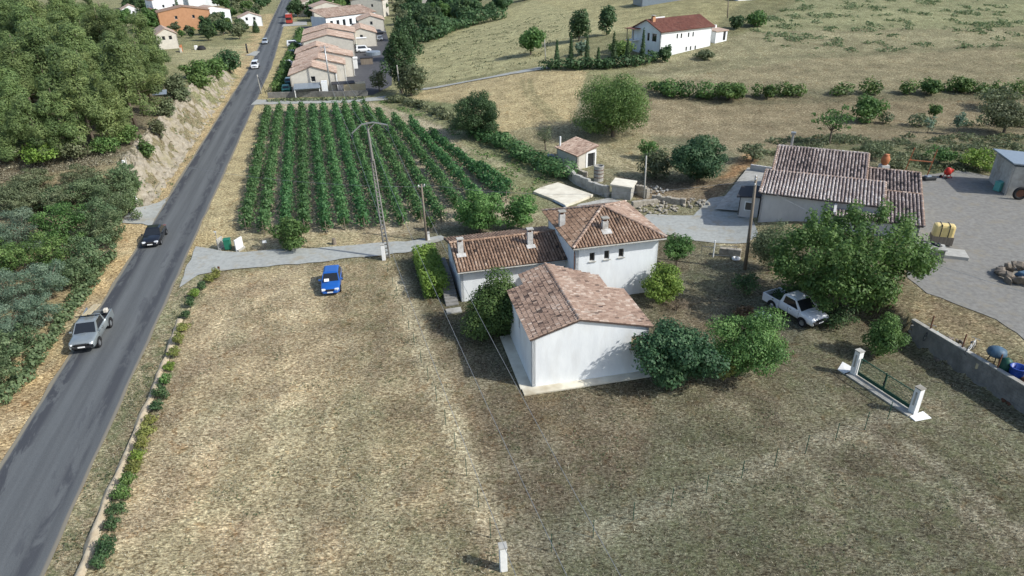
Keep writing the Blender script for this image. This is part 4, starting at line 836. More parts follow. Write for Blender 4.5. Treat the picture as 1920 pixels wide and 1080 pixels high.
# --- little tiled shed and the ruins beside it
N_ = G(1082, 318); R_ = G(1117.5, 310); e = R_-N_; ang = math.atan2(e[1], e[0]); Lf = np.linalg.norm(e[:2]); Lw = 4.9
sh = thing('tiled_shed', 'little pale shed with a mottled tile roof and dark doorway', 'shed', N_, ang)
wall(sh, M_cream, (0, 0), (Lf, 0), [(0, 1.95), (Lf, 2.75)], [(Lf*.55, Lf*.9, .0, 1.9, 'door')], pane=M_dark); wall(sh, M_cream, (0, Lw), (0, 0), [(0, 1.95), (9, 1.95)]); wall(sh, M_cream, (Lf, 0), (Lf, Lw), [(0, 2.75), (9, 2.75)]); wall(sh, M_cream, (Lf, Lw), (0, Lw), [(0, 2.75), (Lf, 1.95)])
MB().box((Lf*.49, -.02, .95), (.3, .06, 1.95)).box((Lf*.95, -.02, 1.0), (.22, .06, 2.0)).box((Lf*.72, -.02, 2.1), (Lf*.5, .06, .35)).build('door_surround', M_white2, sh)
l2 = math.hypot(Lf+.4, .92); tile_plane(sh, (-.22, -.25, 1.9), (0, 1, 0), ((Lf+.4)/l2, 0, .92/l2), [(0, 0), (Lw+.5, 0), (Lw+.5, l2), (0, l2)], M_tile_pale, seed=31, dull=.12)
MB().tube([(.4, Lw-.2, 2), (.4, Lw-.2, 3.4)], .12, 8).build('stove_pipe', M_white2, sh)
P = G(1122, 338); o = thing('water_tank', 'weathered grey cylindrical tank standing before the tiled shed', 'tank', P); MB().lathe((0, 0, 0), [(.62, -.2), (.64, 0), (.62, .1), (.62, 1.75), (.66, 1.8), (.66, 1.95), (.52, 1.95), (.5, 1.7)], 18).build('drum', M_conc, o, smooth=False)
for z in (.45, .95, 1.4): MB().lathe((0, 0, z), [(.63, 0), (.65, .02), (.65, .07), (.63, .09)], 18).build('hoop', M_rust, o)
P = [G(*p) for p in ((1000, 363), (1012, 356), (1046, 346), (1112, 369), (1085, 380), (1060, 389), (1038, 378))]; o = thing('concrete_slab', 'bright stained concrete slab lying on the grass left of the sheds', 'slab', P[0]); MB().slab([(q[0]-P[0][0], q[1]-P[0][1], .30) for q in P][::-1] if np.cross(P[1][:2]-P[0][:2], P[2][:2]-P[1][:2]) < 0 else [(q[0]-P[0][0], q[1]-P[0][1], .30) for q in P], .5).build('slab_top', M_slab, o); MB().tube([(q[0]-P[0][0], q[1]-P[0][1]-.12, .12) for q in (P[6], P[5])], .12, 6).build('fallen_post', M_bluegrey, o)
low_wall('ruined_wall', 'mossy ruined wall running down from the shed behind the bright slab', [(1062, 330), (1080, 345), (1105, 357), (1140, 370)], 1.3, .45, M_conc, blocks=True)
low_wall('ruined_wall', 'short grey wall stub between the shed and the cylindrical tank', [(1076, 326), (1100, 333)], .8, .5, M_stone, blocks=True)
sheet('stone_paving', [(1085, 384), (1140, 372), (1172, 378), (1150, 392), (1070, 398)], M_conc, .08, grid=1)
P = G(1164, 374); o = thing('block_hut', 'small block hut with a flat pale slab roof amid the ruins', 'hut', P, rad(-22)); MB().box((0, 1.1, .75), (2.3, 2.2, 1.7)).build('wall', M_conc, o); MB().box((0, 1.1, 1.68), (2.7, 2.6, .16), tilt=('Y', .05)).build('roof_slab', M_slab, o)
low_wall('ruined_wall', 'low stone wall in shade right of the block hut', [(1192, 362), (1215, 372)], 1.2, .5, M_stone, blocks=True)
low_wall('ruined_wall', 'long low stone wall from the ruins towards the farmhouse drive', [(1222, 376), (1285, 384)], .7, .5, M_stone, blocks=True)
low_wall('ruined_wall', 'pale crumbling wall above the rubble heap', [(1185, 388), (1232, 381)], .6, .5, M_stone, blocks=True)
def heap(name, label, cat, c, n, r, smin, smax, mat, seed, part='stone', h=.4, flat=1):
    P = G(*c); o = thing(name, label, cat, P); rg = random.Random(seed); ms = []
    for k in range(3):
        bm = bmesh.new(); bmesh.ops.create_icosphere(bm, subdivisions=1, radius=1)
        for v in bm.verts: v.co *= rg.uniform(.7, 1.15)
        me = bpy.data.meshes.new(part); bm.to_mesh(me); bm.free(); me.materials.append(mat); ms.append(me)
    for k in range(n):
        a = rg.uniform(0, 6.28); q = r*math.sqrt(rg.random()); s = rg.uniform(smin, smax); x, y = q*math.cos(a), q*math.sin(a)*flat
        s_ = link(part, ms[k % 3], None, o); s_.location = (x, y, float(T(P[0]+x, P[1]+y))-P[2]+s*.4+max(0, h*(1-q/r))*rg.random()); s_.scale = (s, s*rg.uniform(.6, 1), s*rg.uniform(.5, .8)); s_.rotation_euler = (rg.uniform(-.4, .4), rg.uniform(-.4, .4), rg.uniform(0, 6))
    return o
heap('rubble_heap', 'heap of pale rubble stones on the near side of the ruins', 'rubble', (1232, 392), 60, 2.3, .12, .34, M_stone, 5)
heap('rubble_heap', 'scatter of broken stones at the corner of the farmhouse drive', 'rubble', (1302, 382), 36, 1.7, .12, .3, M_stone, 6, h=.2)
heap('rubble_heap', 'broken blocks beside the thin grey post', 'rubble', (1225, 358), 26, 1.8, .15, .35, M_conc, 7)
heap('rubble_heap', 'dark rubble pile behind the left wall of the tiled shed', 'rubble', (1034, 297), 16, 1.2, .2, .45, M_bluegrey, 8)
# --- villa on the hill
K_ = G(1236, 109); zt = K_[2]
E1 = U(1236, 58, zt+5.0); E2 = U(1331, 47, zt+5.0); va = math.atan2(E2[1]-E1[1], E2[0]-E1[0]); Lv = np.linalg.norm((E2-E1)[:2])
print('villa', K_, E1, E2, math.degrees(va), Lv)
vl = thing('villa', 'white hillside villa with dark red roof above the cypress hedge', 'house', (K_[0], K_[1], zt), va); Lv = min(max(Lv, 10), 15); Wv = 8.5
wn = [(Lv*u, Lv*u+.42, 3.35, 4.25) for u in (.30, .38, .52, .61)]+[(Lv*u, Lv*u+.42, .7, 1.5) for u in (.50, .585, .68)]
wall(vl, M_white, (0, 0), (Lv, 0), [(0, 5), (99, 5)], wn, z0=-2.5, frame=M_wood); wall(vl, M_white, (0, Wv), (0, 0), [(0, 5.0), (Wv/2, 6.9), (Wv, 5.0)], [(4.6, 5.3, 3.0, 4.5), (6.0, 7.3, 3.0, 4.5), (5.0, 5.5, .6, 1.3), (6.0, 6.5, .6, 1.3)], z0=-2.5, frame=M_rust); wall(vl, M_white, (Lv, 0), (Lv, Wv), [(0, 5), (Wv/2, 6.9), (Wv, 5)], z0=-2); wall(vl, M_white, (Lv, Wv), (0, Wv), [(0, 5), (99, 5)], z0=-1)
l2 = math.hypot(Wv/2+.4, 2.05)
tile_plane(vl, (-.4, -.4, 4.95), (1, 0, 0), (0, (Wv/2+.4)/l2, 2.05/l2), [(0, 0), (Lv+.8, 0), (Lv+.8, l2), (0, l2)], M_tile_red, w_=.4, l_=.5, seed=41); tile_plane(vl, (-.4, Wv+.4, 4.95), (1, 0, 0), (0, -(Wv/2+.4)/l2, 2.05/l2), [(0, 0), (Lv+.8, 0), (Lv+.8, l2), (0, l2)], M_tile_red, w_=.4, l_=.5, seed=42)
chimney(vl, (.9, 3.4), .7, 6, 7.5, M_orange_r); MB().box((Lv*.5, Wv+.2, 6.3), (4, .12, .7)).build('solar_panel', M_white2, vl)
bl = MB().box((-.9, Wv-1.2, 2.9), (1.6, 2.2, .15)).build('balcony', M_white, vl); MB().tube([(-1.6, Wv-.3, 2.9), (-1.6, Wv-.3, 5.2)], .09, 8).build('post', M_wood, bl); MB().tube([(-1.6, Wv-2.2, 2.9), (-1.6, Wv-2.2, 5.0)], .09, 8).build('post', M_wood, bl); MB().box((-.9, Wv-1.2, 5.15), (2.0, 2.8, .12)).build('balcony_roof', M_tile_red, bl)
P = G(1348, 78); gz = thing('villa_garage', 'small white garage at the right end of the hillside villa', 'garage', P, va); MB().box((0, 1.5, .9), (3.6, 4, 2.8)).build('wall', M_white, gz); MB().box((0, 1.5, 2.4), (4.0, 4.4, .2), tilt=('X', .08)).build('roof', M_tile_pale, gz); MB().box((.9, -.52, 1.2), (.7, .06, 1.8)).build('door', M_dark, gz); MB().box((1.1, 2.4, 2.8), (.4, .4, .7)).build('chimney', M_white2, gz)
hedge_line('villa_hedge', 'dark clipped hedge in front of the hillside villa', [(1024, 130), (1080, 130), (1140, 128), (1190, 124), (1222, 116)], 2.6, 2.1, L_dark, seed=70, rough=.12)
for k, (x, y0, y1) in enumerate([(1044, 74, 122), (1070, 62, 120), (1100, 66, 120), (1121, 88, 122), (1149, 58, 120), (1175, 68, 118), (1203, 54, 116)]):
    P = G(x, y1+6); H_ = HT(P, y0); R_ = .62 if k != 3 else .5; L = [(0, 0, H_*f, R_*(1-.75*max(0, f-.3)/.7), R_*(1-.75*max(0, f-.3)/.7), H_*.1) for f in np.arange(.1, .97, .06)]
    o = thing('cypress', 'narrow cypress in the hedge below the villa, %s from the left' % ordn[k], 'cypress', P, 0, 'cypresses below the villa'); link('crown', fast_mesh('crown', *leafcloud(L, 1500, .34, 80+k, aspect=.4, up=.8)), L_dark, o); MB().tube([(0, 0, -.2), (0, 0, H_*.8)], [.12, .03], 6).build('trunk', M_bark, o)
for k, (bb, lf, lb) in enumerate([((1060, 14, 1113, 74), L_dark, 'left of two dark trees on the slope behind the cypresses'), ((1119, 3, 1158, 62), L_dark, 'right of two dark trees on the slope, nearer the villa'), ((967, 47, 1023, 100), L_mid, 'rounded tree on the slope left of the villa hedge'), ((1232, 84, 1264, 117), L_dark, 'dark bush at the near corner of the villa'), ((1138, 74, 1192, 108), L_mid, 'green garden bush between cypresses left of the villa'), ((1074, 74, 1106, 104), L_grey, 'silvery bush behind the villa hedge'), ((1300, 92, 1345, 112), L_olive, 'low scrub below the white wall of the villa'), ((1395, 20, 1440, 50), L_mid, 'scrub on the slope right of the villa garage'), ((1365, 25, 1400, 55), L_dark, 'dark shrub above the villa garage')]):
    plant('garden_tree' if k < 3 else 'garden_bush', lb, 'tree' if k < 3 else 'bush', bb, lf, hc=.4 if k < 3 else 0, nl=16, seed=90+k)

# ------------------------------------------------------------------ vehicles (x forward, origin on the ground under the middle)
def loft(sec, close=True):                      # sec: list of (x, [(y,z)...]) half sections from the sill up to the centre line
    mb = MB(); V = []; n = len(sec[0][1])*2-1
    for x, pts in sec:
        V += [(x, y, z) for y, z in pts]+[(x, -y, z) for y, z in pts[-2::-1]]
    F = [(i*n+k, i*n+k+1, (i+1)*n+k+1, (i+1)*n+k) for i in range(len(sec)-1) for k in range(n-1)]
    F += [tuple(range(n)), tuple(range((len(sec)-1)*n, len(sec)*n))[::-1]]
    F += [(i*n, (i+1)*n, (i+2)*n-1, (i+1)*n-1) for i in range(len(sec)-1)]
    mb.add(V, F); return mb
def hs(w_, zb, zs, zt):                          # half section of the lower body
    return [(w_*.90, zb), (w_*.985, zb+.10), (w_, (zb+zs)*.5), (w_*.985, zs-.10), (w_*.93, zs), (w_*.80, zs+(zt-zs)*.55), (w_*.45, zt), (0, zt+.015)]
def quad_on(A, B, Cc, D, u0, u1, v0, v1, off=.012):  # window on face A B (bottom) C D (top)
    A, B, Cc, D = [np.array(q, float) for q in (A, B, Cc, D)]
    f = lambda u, v: (A*(1-u)+B*u)*(1-v)+(D*(1-u)+Cc*u)*v
    n = np.cross(B-A, D-A); n /= np.linalg.norm(n); V = [f(u0, v0), f(u1, v0), f(u1, v1), f(u0, v1)]
    return [tuple(q+n*off) for q in V], [tuple(q-n*.01) for q in V]
def pane_part(name, par, args, mat=None):
    a, b_ = quad_on(*args); MB().add(a+b_, [(0, 1, 2, 3), (0, 4, 5, 1), (1, 5, 6, 2), (2, 6, 7, 3), (3, 7, 4, 0)]).build(name, mat or M_glass, par)
def wheel(o, x, y, r, wd=.2):
    s = 1 if y > 0 else -1; prof = [(.0, r*.6), (.0, r*.93), (.03, r), (wd-.03, r), (wd, r*.93), (wd, r*.6)]
    V = []; F = []; n = 18
    for q, rr in prof:
        for k in range(n): g = 2*math.pi*k/n; V.append((x+rr*math.cos(g), y+s*(q-wd), r+rr*math.sin(g)))
    for i in range(5):
        for k in range(n): F.append((i*n+k, i*n+(k+1) % n, (i+1)*n+(k+1) % n, (i+1)*n+k))
    F.append(tuple(range(n))); wo = MB().add(V, F).build('wheel', M_black, o)
    V = [(x+r*.62*math.cos(2*math.pi*k/n), y-s*.012, r+r*.62*math.sin(2*math.pi*k/n)) for k in range(n)]+[(x, y-s*.05, r)]
    MB().add(V, [(k, (k+1) % n, n) for k in range(n)]).build('rim', M_rim, wo)
def arch(o, x, y, r):
    n = 16; s = 1 if y > 0 else -1; V = []
    for rr in (r*.5, r*1.16):
        for k in range(n+1): g = math.pi*(-.06+1.12*k/n); V.append((x+rr*math.cos(g), y+s*(.006 if r < .4 else .03*(rr > r)), r+rr*math.sin(g)))
    return MB().add(V, [(k, k+1, n+2+k, n+1+k) for k in range(n)]).build('wheel_arch', M_black, o)
def car(name, label, cat, P, head, paintm, L=4.0, W=1.74, H=1.46, kind='hatch', detail=True, group=None):
    o = thing(name, label, cat, P, head, group); w_ = W/2; h2 = L/2; r = .31 if kind != 'pickup' else .41; zb = .22 if kind != 'pickup' else .48
    if kind == 'pickup':
        belt = 1.16; hood = 1.15; sec = [(-.80, hs(w_, zb, belt, belt+.02)), (.3, hs(w_, zb, belt, belt+.02)), (1.3, hs(w_, zb, belt-.01, belt+.05)), (h2-.55, hs(w_*.98, zb, hood-.06, hood)), (h2-.18, hs(w_*.97, zb, hood-.10, hood-.04)), (h2-.04, hs(w_*.94, zb+.02, hood-.16, hood-.10)), (h2, hs(w_*.90, zb+.06, hood-.26, hood-.22))]
        g0 = (-.78, 1.38); g1 = (-.62, .62); zt = H
    else:
        belt = .90 if H < 1.6 else 1.0; hood = belt-.02
        sec = [(-h2, hs(w_*.82, zb+.14, belt-.22, belt-.2)), (-h2+.05, hs(w_*.90, zb+.06, belt-.08, belt-.03)), (-h2+.25, hs(w_*.96, zb, belt, belt+.03)), (-h2*.3, hs(w_, zb, belt, belt+.03)), (h2*.3, hs(w_, zb, belt-.02, belt+.03)), (h2-.75, hs(w_*.985, zb, belt-.10, hood-.02)), (h2-.25, hs(w_*.94, zb+.02, hood-.2, hood-.12)), (h2-.06, hs(w_*.86, zb+.04, hood-.3, hood-.24)), (h2, hs(w_*.76, zb+.1, hood-.42, hood-.38))]
        g0 = (-h2+.14, h2*.42) if kind == 'hatch' else ((-h2+.55, h2*.40) if kind == 'sedan' else (-h2+.06, h2*.58)); g1 = (-h2+.48, h2*.42-.78) if kind == 'hatch' else ((-h2+1.15, h2*.40-.8) if kind == 'sedan' else (-h2+.16, h2*.58-.55)); zt = H
    loft(sec).build('body', paintm, o, smooth=True)
    wb = w_*.93; wt_ = w_*.76
    B0 = [(g0[0], -wb, belt-.01), (g0[1], -wb, belt-.01), (g0[1], wb, belt-.01), (g0[0], wb, belt-.01)]
    T0 = [(g1[0], -wt_, zt-.07), (g1[1], -wt_, zt-.07), (g1[1], wt_, zt-.07), (g1[0], wt_, zt-.07)]
    i_ = .10; T1 = [(g1[0]+i_, -wt_+i_*1.5, zt), (g1[1]-i_*1.5, -wt_+i_*1.5, zt), (g1[1]-i_*1.5, wt_-i_*1.5, zt), (g1[0]+i_, wt_-i_*1.5, zt)]
    MB().add(B0+T0+T1, [(0, 1, 5, 4), (1, 2, 6, 5), (2, 3, 7, 6), (3, 0, 4, 7), (4, 5, 9, 8), (5, 6, 10, 9), (6, 7, 11, 10), (7, 4, 8, 11), (8, 9, 10, 11)]).build('cabin', paintm, o)
    pane_part('windscreen', o, (B0[1], B0[2], T0[2], T0[1], .05, .95, .06, .95)); pane_part('rear_window', o, (B0[3], B0[0], T0[0], T0[3], .08, .92, .15, .93))
    if detail and kind != 'pickup':
        for A_, B_, C_, D_ in ((B0[0], B0[1], T0[1], T0[0]), (B0[2], B0[3], T0[3], T0[2])):
            f = (A_[0] < B_[0]); pane_part('side_window', o, (A_, B_, C_, D_, .10, .48, .12, .92)); pane_part('side_window', o, (A_, B_, C_, D_, .52, .92, .12, .92))
    else:
        for A_, B_, C_, D_ in ((B0[0], B0[1], T0[1], T0[0]), (B0[2], B0[3], T0[3], T0[2])): pane_part('side_window', o, (A_, B_, C_, D_, .14, .88, .10, .92))
    xf = h2-.80 if kind != 'pickup' else h2-.95; xb_ = -h2+.72 if kind != 'pickup' else -h2+1.15
    for x in (xf, xb_):
        for y in (w_+.015, -w_-.015): wheel(o, x, y, r, .2 if kind != 'pickup' else .25); arch(o, x, (w_-.0)*(1 if y > 0 else -1), r)
    if not detail: return o
    zh = hood-.26
    for s in (-1, 1):
        for x in ((g0[1]-.12, (g0[0]+g0[1])*.5-.05) if kind != 'pickup' else (g0[1]-.15, g0[1]-1.25)): MB().box((x, s*(w_-.004), (zb+belt)*.5+.04), (.016, .02, belt-zb-.22)).build('door_seam', M_black, o)
        MB().box(((g0[0]+g0[1])*.5+.1, s*(w_+.002), belt-.16), (.16, .03, .03)).build('door_handle', M_plastic, o)
    for s in (-1, 1):
        MB().box((h2-.13, s*w_*.66, zh+.01), (.26, .34, .15), -s*.25).build('headlight', M_lamp, o, bevel=.03); MB().box((g0[1]-.25, s*(w_+.10), belt+.10), (.12, .2, .14)).build('wing_mirror', paintm, o, bevel=.03)
        if kind != 'pickup': MB().box((-h2+.08, s*w_*.72, belt-.12), (.14, .26, .2)).build('tail_light', M_tail, o, bevel=.02)
    MB().box((h2-.02, 0, zh-.0), (.12, w_*.86, .13)).build('grille', M_plastic, o, bevel=.02); MB().box((h2-.01, 0, zb+.17), (.14, w_*1.45, .16)).build('bumper', M_plastic if kind == 'pickup' else paintm, o, bevel=.03); MB().box((h2+.065, 0, zb+.22), (.02, .5, .11)).build('number_plate', M_white2, o)
    if kind == 'pickup':
        xb0, xb1 = -h2+.02, -.84; zt2 = 1.14; fl = .76
        bd = MB().box(((xb0+xb1)/2, 0, (zb+.08+fl)/2), (xb1-xb0, W*.95, fl-zb-.08)).build('load_bed', paintm, o)
        for s in (-1, 1): MB().box(((xb0+xb1)/2, s*(w_-.06), (fl+zt2)/2-.17), (xb1-xb0, .10, zt2-fl+.34)).build('bed_side', paintm, bd, bevel=.03)
        MB().box((xb0+.05, 0, (fl+zt2)/2), (.09, W*.84, zt2-fl)).build('tailgate', paintm, bd, bevel=.02); MB().box((xb1-.05, 0, (fl+zt2)/2), (.08, W*.84, zt2-fl)).build('bed_front', paintm, bd); MB().box(((xb0+xb1)/2, 0, fl+.012), (xb1-xb0-.2, W*.82, .02)).build('bed_liner', M_plastic, bd)
        for s in (-1, 1): MB().box((xb0+.02, s*(w_-.1), .88), (.1, .14, .3)).build('tail_light', M_tail, o)
        MB().box((h2-1.05, 0, hood+.045), (.28, .36, .06)).build('bonnet_scoop', M_plastic if False else paintm, o, bevel=.02)
    return o
RH = math.atan2(-.974, .226)                    # heading of traffic coming towards the camera
f = U(158, 661, .2); d = np.array((.226, -.974, 0)); c = f-d*2.5; c[2] = .07
tk = car('pickup_truck', 'silver grey pickup carrying planks on the road at lower left', 'pickup', c, RH, M_silver, 5.2, 1.88, 1.86, 'pickup')
rk = thing('roof_rack', 'dark bar across the roof of the silver pickup', 'roof rack', c, RH); MB().box((-.1, 0, 1.95), (.08, 1.75, .06)).build('bar', M_dark, rk); MB().box((-.1, -.6, 1.89), (.06, .06, .08)).build('foot', M_dark, rk); MB().box((-.1, .6, 1.89), (.06, .06, .08)).build('foot', M_dark, rk)
for k, (y, zz, l_) in enumerate([(-.22, .10, 3.1), (.12, .12, 2.9)]):
    pl = thing('timber_plank', ['pale wide plank lying over the cab and bed of the silver pickup', 'second pale plank beside the wide one on the silver pickup'][k], 'plank', c, RH)
    MB().box((-1.45, y, 1.76+zz*.5), (l_, .32 if k == 0 else .2, .06), .06, tilt=('Y', -.20)).build('board', M_plank, pl)
bo = thing('bed_panel', 'upright blue grey panel standing in the bed of the silver pickup', 'panel', c, RH); MB().box((-1.3, -.62, 1.25), (1.5, .06, 1.0), .05).build('sheet', M_bluegrey, bo)
bx_ = thing('white_bag', 'small pale box resting on the tail of the silver pickup', 'box', c, RH); MB().box((-2.25, .55, 1.2), (.4, .3, .3)).build('carton', M_cream, bx_, bevel=.04)
f = U(283, 463, .2); c = f-d*2.1; c[2] = .07; car('black_car', 'black car driving along the road past the side track', 'car', c, RH, M_carblack, 4.3, 1.78, 1.44, 'sedan')
a_ = U(604, 557); b_ = U(637, 554); hd = math.atan2(*(lambda q: (q[1], q[0]))(np.array(((b_-a_)[1], -(b_-a_)[0])))); c = (a_+b_)/2; hv = np.array((math.cos(hd), math.sin(hd), 0)); c = c-hv*1.95; c[2] = 0
bc = car('blue_car', 'bright blue hatchback parked on the dry grass', 'car', c, hd, M_carblue, 3.95, 1.72, 1.48, 'hatch')
pp = thing('paper_sheet', 'white sheet of paper behind the windscreen of the blue hatchback', 'paper', c, hd); MB().box((.92, -.3, 1.05), (.02, .42, .28), tilt=('Y', -.95)).build('sheet', M_white2, pp)
pp.location = c+hv*.02+np.array((0, 0, .075))
r0 = U(1446, 580); r1 = U(1499, 611); dv = (r1-r0); hd = math.atan2(dv[1], dv[0]); c = (r0+r1)/2+np.array((-math.sin(hd), math.cos(hd), 0))*.9
wt_t = car('pickup_truck', 'white pickup parked under the large tree at the right', 'pickup', (c[0], c[1], 0), hd, M_carwhite, 5.3, 1.92, 1.90, 'pickup')
def rc(y, off): return np.array((float(xr(y))+off/.974, y, .07))
P = U(480, 128); car('white_van', 'white car coming down the far road, nearer of two distant ones', 'car', rc(P[1], -3.9), RH, M_carwhite, 4.2, 1.8, 1.75, 'van')
P = U(506, 82); car('grey_car', 'small pale grey car further up the far road', 'car', rc(P[1], -4.0), RH, M_carlight, 4.1, 1.75, 1.5, 'hatch', False)
P = U(541, 44); o = thing('red_lorry', 'red lorry at the far bend of the road', 'lorry', (P[0]+.5, P[1], .07), RH); MB().box((1.9, 0, 1.45), (1.7, 2.3, 2.3)).build('cab', M_carred, o, bevel=.15); MB().box((-1.3, 0, 1.9), (4.4, 2.4, 2.8)).build('box_body', M_carred, o, bevel=.05); MB().box((2.78, 0, 1.9), (.05, 2.0, .8)).build('windscreen', M_glass, o)
for x in (1.8, -2.2):
    for y in (1.15, -1.15): wheel(o, x, y, .48, .3)
# ------------------------------------------------------------------ poles, fences, bins and other small things
def pole(name, label, base, top, r0, r1, mat, arms=(), z=None, cat='pole'):
    P = G(*base); Hh = HT(P, top[1]); k = ppm(P+np.array((0, 0, Hh))); lean = (top[0]-proj(P+np.array((0, 0, Hh)))[0])/k
    o = thing(name, label, cat, P); MB().tube([(0, 0, -.4), (lean*.5, 0, Hh*.5), (lean, 0, Hh)], [r0, (r0+r1)/2, r1], 10).build('shaft', mat, o, smooth=True)
    for (dz, l_, an) in arms:
        a = MB().beam((lean-l_/2*math.cos(an), -l_/2*math.sin(an), Hh-dz), (lean+l_/2*math.cos(an), l_/2*math.sin(an), Hh-dz), .09, .09).build('cross_arm', M_metal, o)
        for e in (-.42, .0, .42): MB().lathe((lean+e*l_*math.cos(an), e*l_*math.sin(an), Hh-dz+.03), [(.03, 0), (.06, .05), (.06, .1), (.03, .18)], 8).build('insulator', M_white2, a)
    return o, P+np.array((lean, 0, Hh))
_, q1 = pole('wooden_pole', 'slim wooden utility pole beside the driveway at the corner of the vineyard', (800, 452), (790, 345), .13, .09, M_wood, [(.25, .7, .4)])
_, q2 = pole('leaning_pole', 'brown wooden utility pole at the left of the large spreading tree', (1397, 505), (1418, 331), .17, .11, M_wood, [(.2, .9, 1.2), (.7, .8, 1.2)])
pole('grey_post', 'thin grey post rising from the ruins near the block hut', (1207, 381), (1212, 292), .10, .08, M_conc)
pole('far_pole', 'slim concrete pole at the foot of the tall trees by the hill path', (752, 182), (744, 122), .17, .10, M_conc)
_, q3 = pole('estate_pole', 'tall grey pole in front of the nearest terrace house gable', (622, 178), (608, 86), .2, .12, M_metal, [(.3, 1.6, .3)])
pole('roadside_pole', 'short grey pole at the roadside where the vineyard lane leaves', (490, 176), (482, 140), .14, .09, M_conc)
pole('roadside_stay', 'dark slanted stay beside the short grey roadside pole', (500, 176), (484, 144), .05, .05, M_dark)
pole('hill_pole', 'thin pole on the upper slope behind the villa garage', (1364, 34), (1366, -6), .14, .1, M_wood)
pole('lane_pole', 'short pale pole at the end of the hill path by the villa hedge', (1023, 112), (1021, 74), .12, .08, M_conc)
pole('meter_pole', 'short post with a white box on the bank left of the road', (241, 328), (235, 296), .08, .06, M_conc); P = G(241, 328); o = thing('white_box', 'small white box near the top of the short post on the left bank', 'box', P); MB().box((-.1, -.1, HT(P, 303)), (.3, .22, .4)).build('case', M_white2, o, bevel=.03)
pole('dark_post', 'dark upright post in the field left of the distant road', (464, 100), (461, 82), .25, .2, M_dark)
# lattice pylon
P = G(727, 484); Hp = 12.9; o = thing('concrete_pylon', 'tall concrete ladder pylon with a winged cross arm in front of the vineyard', 'pylon', P, rad(6)); topw, botw = .22, .42
for s in (-1, 1): MB().tube([(s*botw*.5, 0, -.4), (s*topw*.5+(-.35), 0, Hp*.78)], [.085, .07], 4).build('leg', M_concd, o)
MB().tube([(-.35, 0, Hp*.77), (-.45, 0, Hp)], [.15, .11], 6).build('head', M_concd, o)
for k in range(24):
    f = (k+.6)/24; z = f*Hp*.77; hw = (botw*(1-f)+topw*f)*.5; x = -.35*f; MB().box((x, 0, z), (hw*2, .12, .09)).build('rung', M_concd, o)
arm = MB(); A0 = [(-1.9, 0, Hp-.35), (-.95, 0, Hp+.42), (.10, 0, Hp+.55), (1.35, 0, Hp+.25)]
for a, b_ in zip(A0[:-1], A0[1:]): arm.beam(a, b_, .11, .11)
arm.beam((-.45, 0, Hp-.15), (.25, 0, Hp+.5), .07); arm.beam((-.45, 0, Hp-.15), (-.55, 0, Hp+.45), .07); ao = arm.build('cross_arm', M_metal, o)
tips = []
for x, z in ((-1.9, Hp-.35), (-.5, Hp+.45), (1.35, Hp+.25)):
    MB().lathe((x, 0, z-.55), [(.03, 0), (.09, .05), (.04, .12), (.10, .2), (.04, .28), (.10, .36), (.03, .5)], 8).build('insulator', M_glass, ao); tips.append(P+np.array((x, .1*x, z-.55)))
def wire(label, a, b_, sag, r=.011, cat='cable'):
    a = np.array(a, float); b_ = np.array(b_, float); o = thing('overhead_cable', label, cat, a); pts = []
    for k in range(25):
        f = k/24; q = a+(b_-a)*f; q[2] -= sag*4*f*(1-f); pts.append(q-a)
    MB().tube(pts, r, 5).build('strand', M_metal, o)
for k, tp in enumerate(tips): wire(['left overhead power cable from the pylon passing above the lawn', 'middle overhead power cable from the pylon passing above the lawn', 'right overhead power cable from the pylon passing over the annexe'][k], tp, (13.5+k*1.5, -28+.4*k, 12.0), 2.8)
for k, tp in enumerate(tips): wire(['left overhead power cable from the pylon over the vines to the estate', 'middle overhead power cable from the pylon over the vines to the estate', 'right overhead power cable from the pylon over the vines to the estate'][k], tp, q3+np.array((-.8+.8*k, .3*k, .2)), 2.0, .012)
wire('thin cable from the wooden pole to the leaning farmhouse pole', q1, q2-np.array((0, 0, .3)), 1.2, .012)
wire('thin black cable from the leaning pole across the gravel yard', q2-np.array((0, 0, .6)), np.array(G(1960, 640))+np.array((0, 0, 3.2)), .9, .014)
wire('thin cable from the roadside box across the road to the wooden pole', np.array(G(241, 328))+np.array((0, 0, 2.6)), q1-np.array((0, 0, .3)), 1.0, .014)
# white posts and the gate
def wpost(label, base, top, w_=.36):
    P = G(*base); Hh = HT(P, top); o = thing('white_post', label, 'post', P, rad(10)); MB().box((0, 0, Hh/2-.1), (w_, w_, Hh+.2)).build('shaft', M_white2, o, bevel=.02); MB().box((0, 0, Hh+.03), (w_+.06, w_+.06, .06)).build('cap', M_conc, o); return o
wpost('square white post alone in the grass at the bottom edge', (944, 1067), 1024); wpost('square white post at the foot of the pylon', (720, 487), 459); wpost('white meter post beside the wooden pole by the driveway', (802, 450), 437, .45)
A_ = G(1601, 702); B_ = G(1711, 774); dd = B_-A_; Lg = np.linalg.norm(dd[:2]); an = math.atan2(dd[1], dd[0])
for k, Pq in enumerate((A_, B_)):
    o = thing('gate_pillar', ['far white gate pillar nearer the bush', 'near white gate pillar by the row of stakes'][k], 'pillar', Pq, an); MB().box((0, 0, .93), (.42, .42, 2.1)).build('shaft', M_white2, o, bevel=.02); MB().box((0, 0, 2.0), (.48, .48, .08)).build('cap', M_conc, o); MB().box((0, -.215, 1.2), (.12, .02, 1.0)).build('recess', M_conc, o)
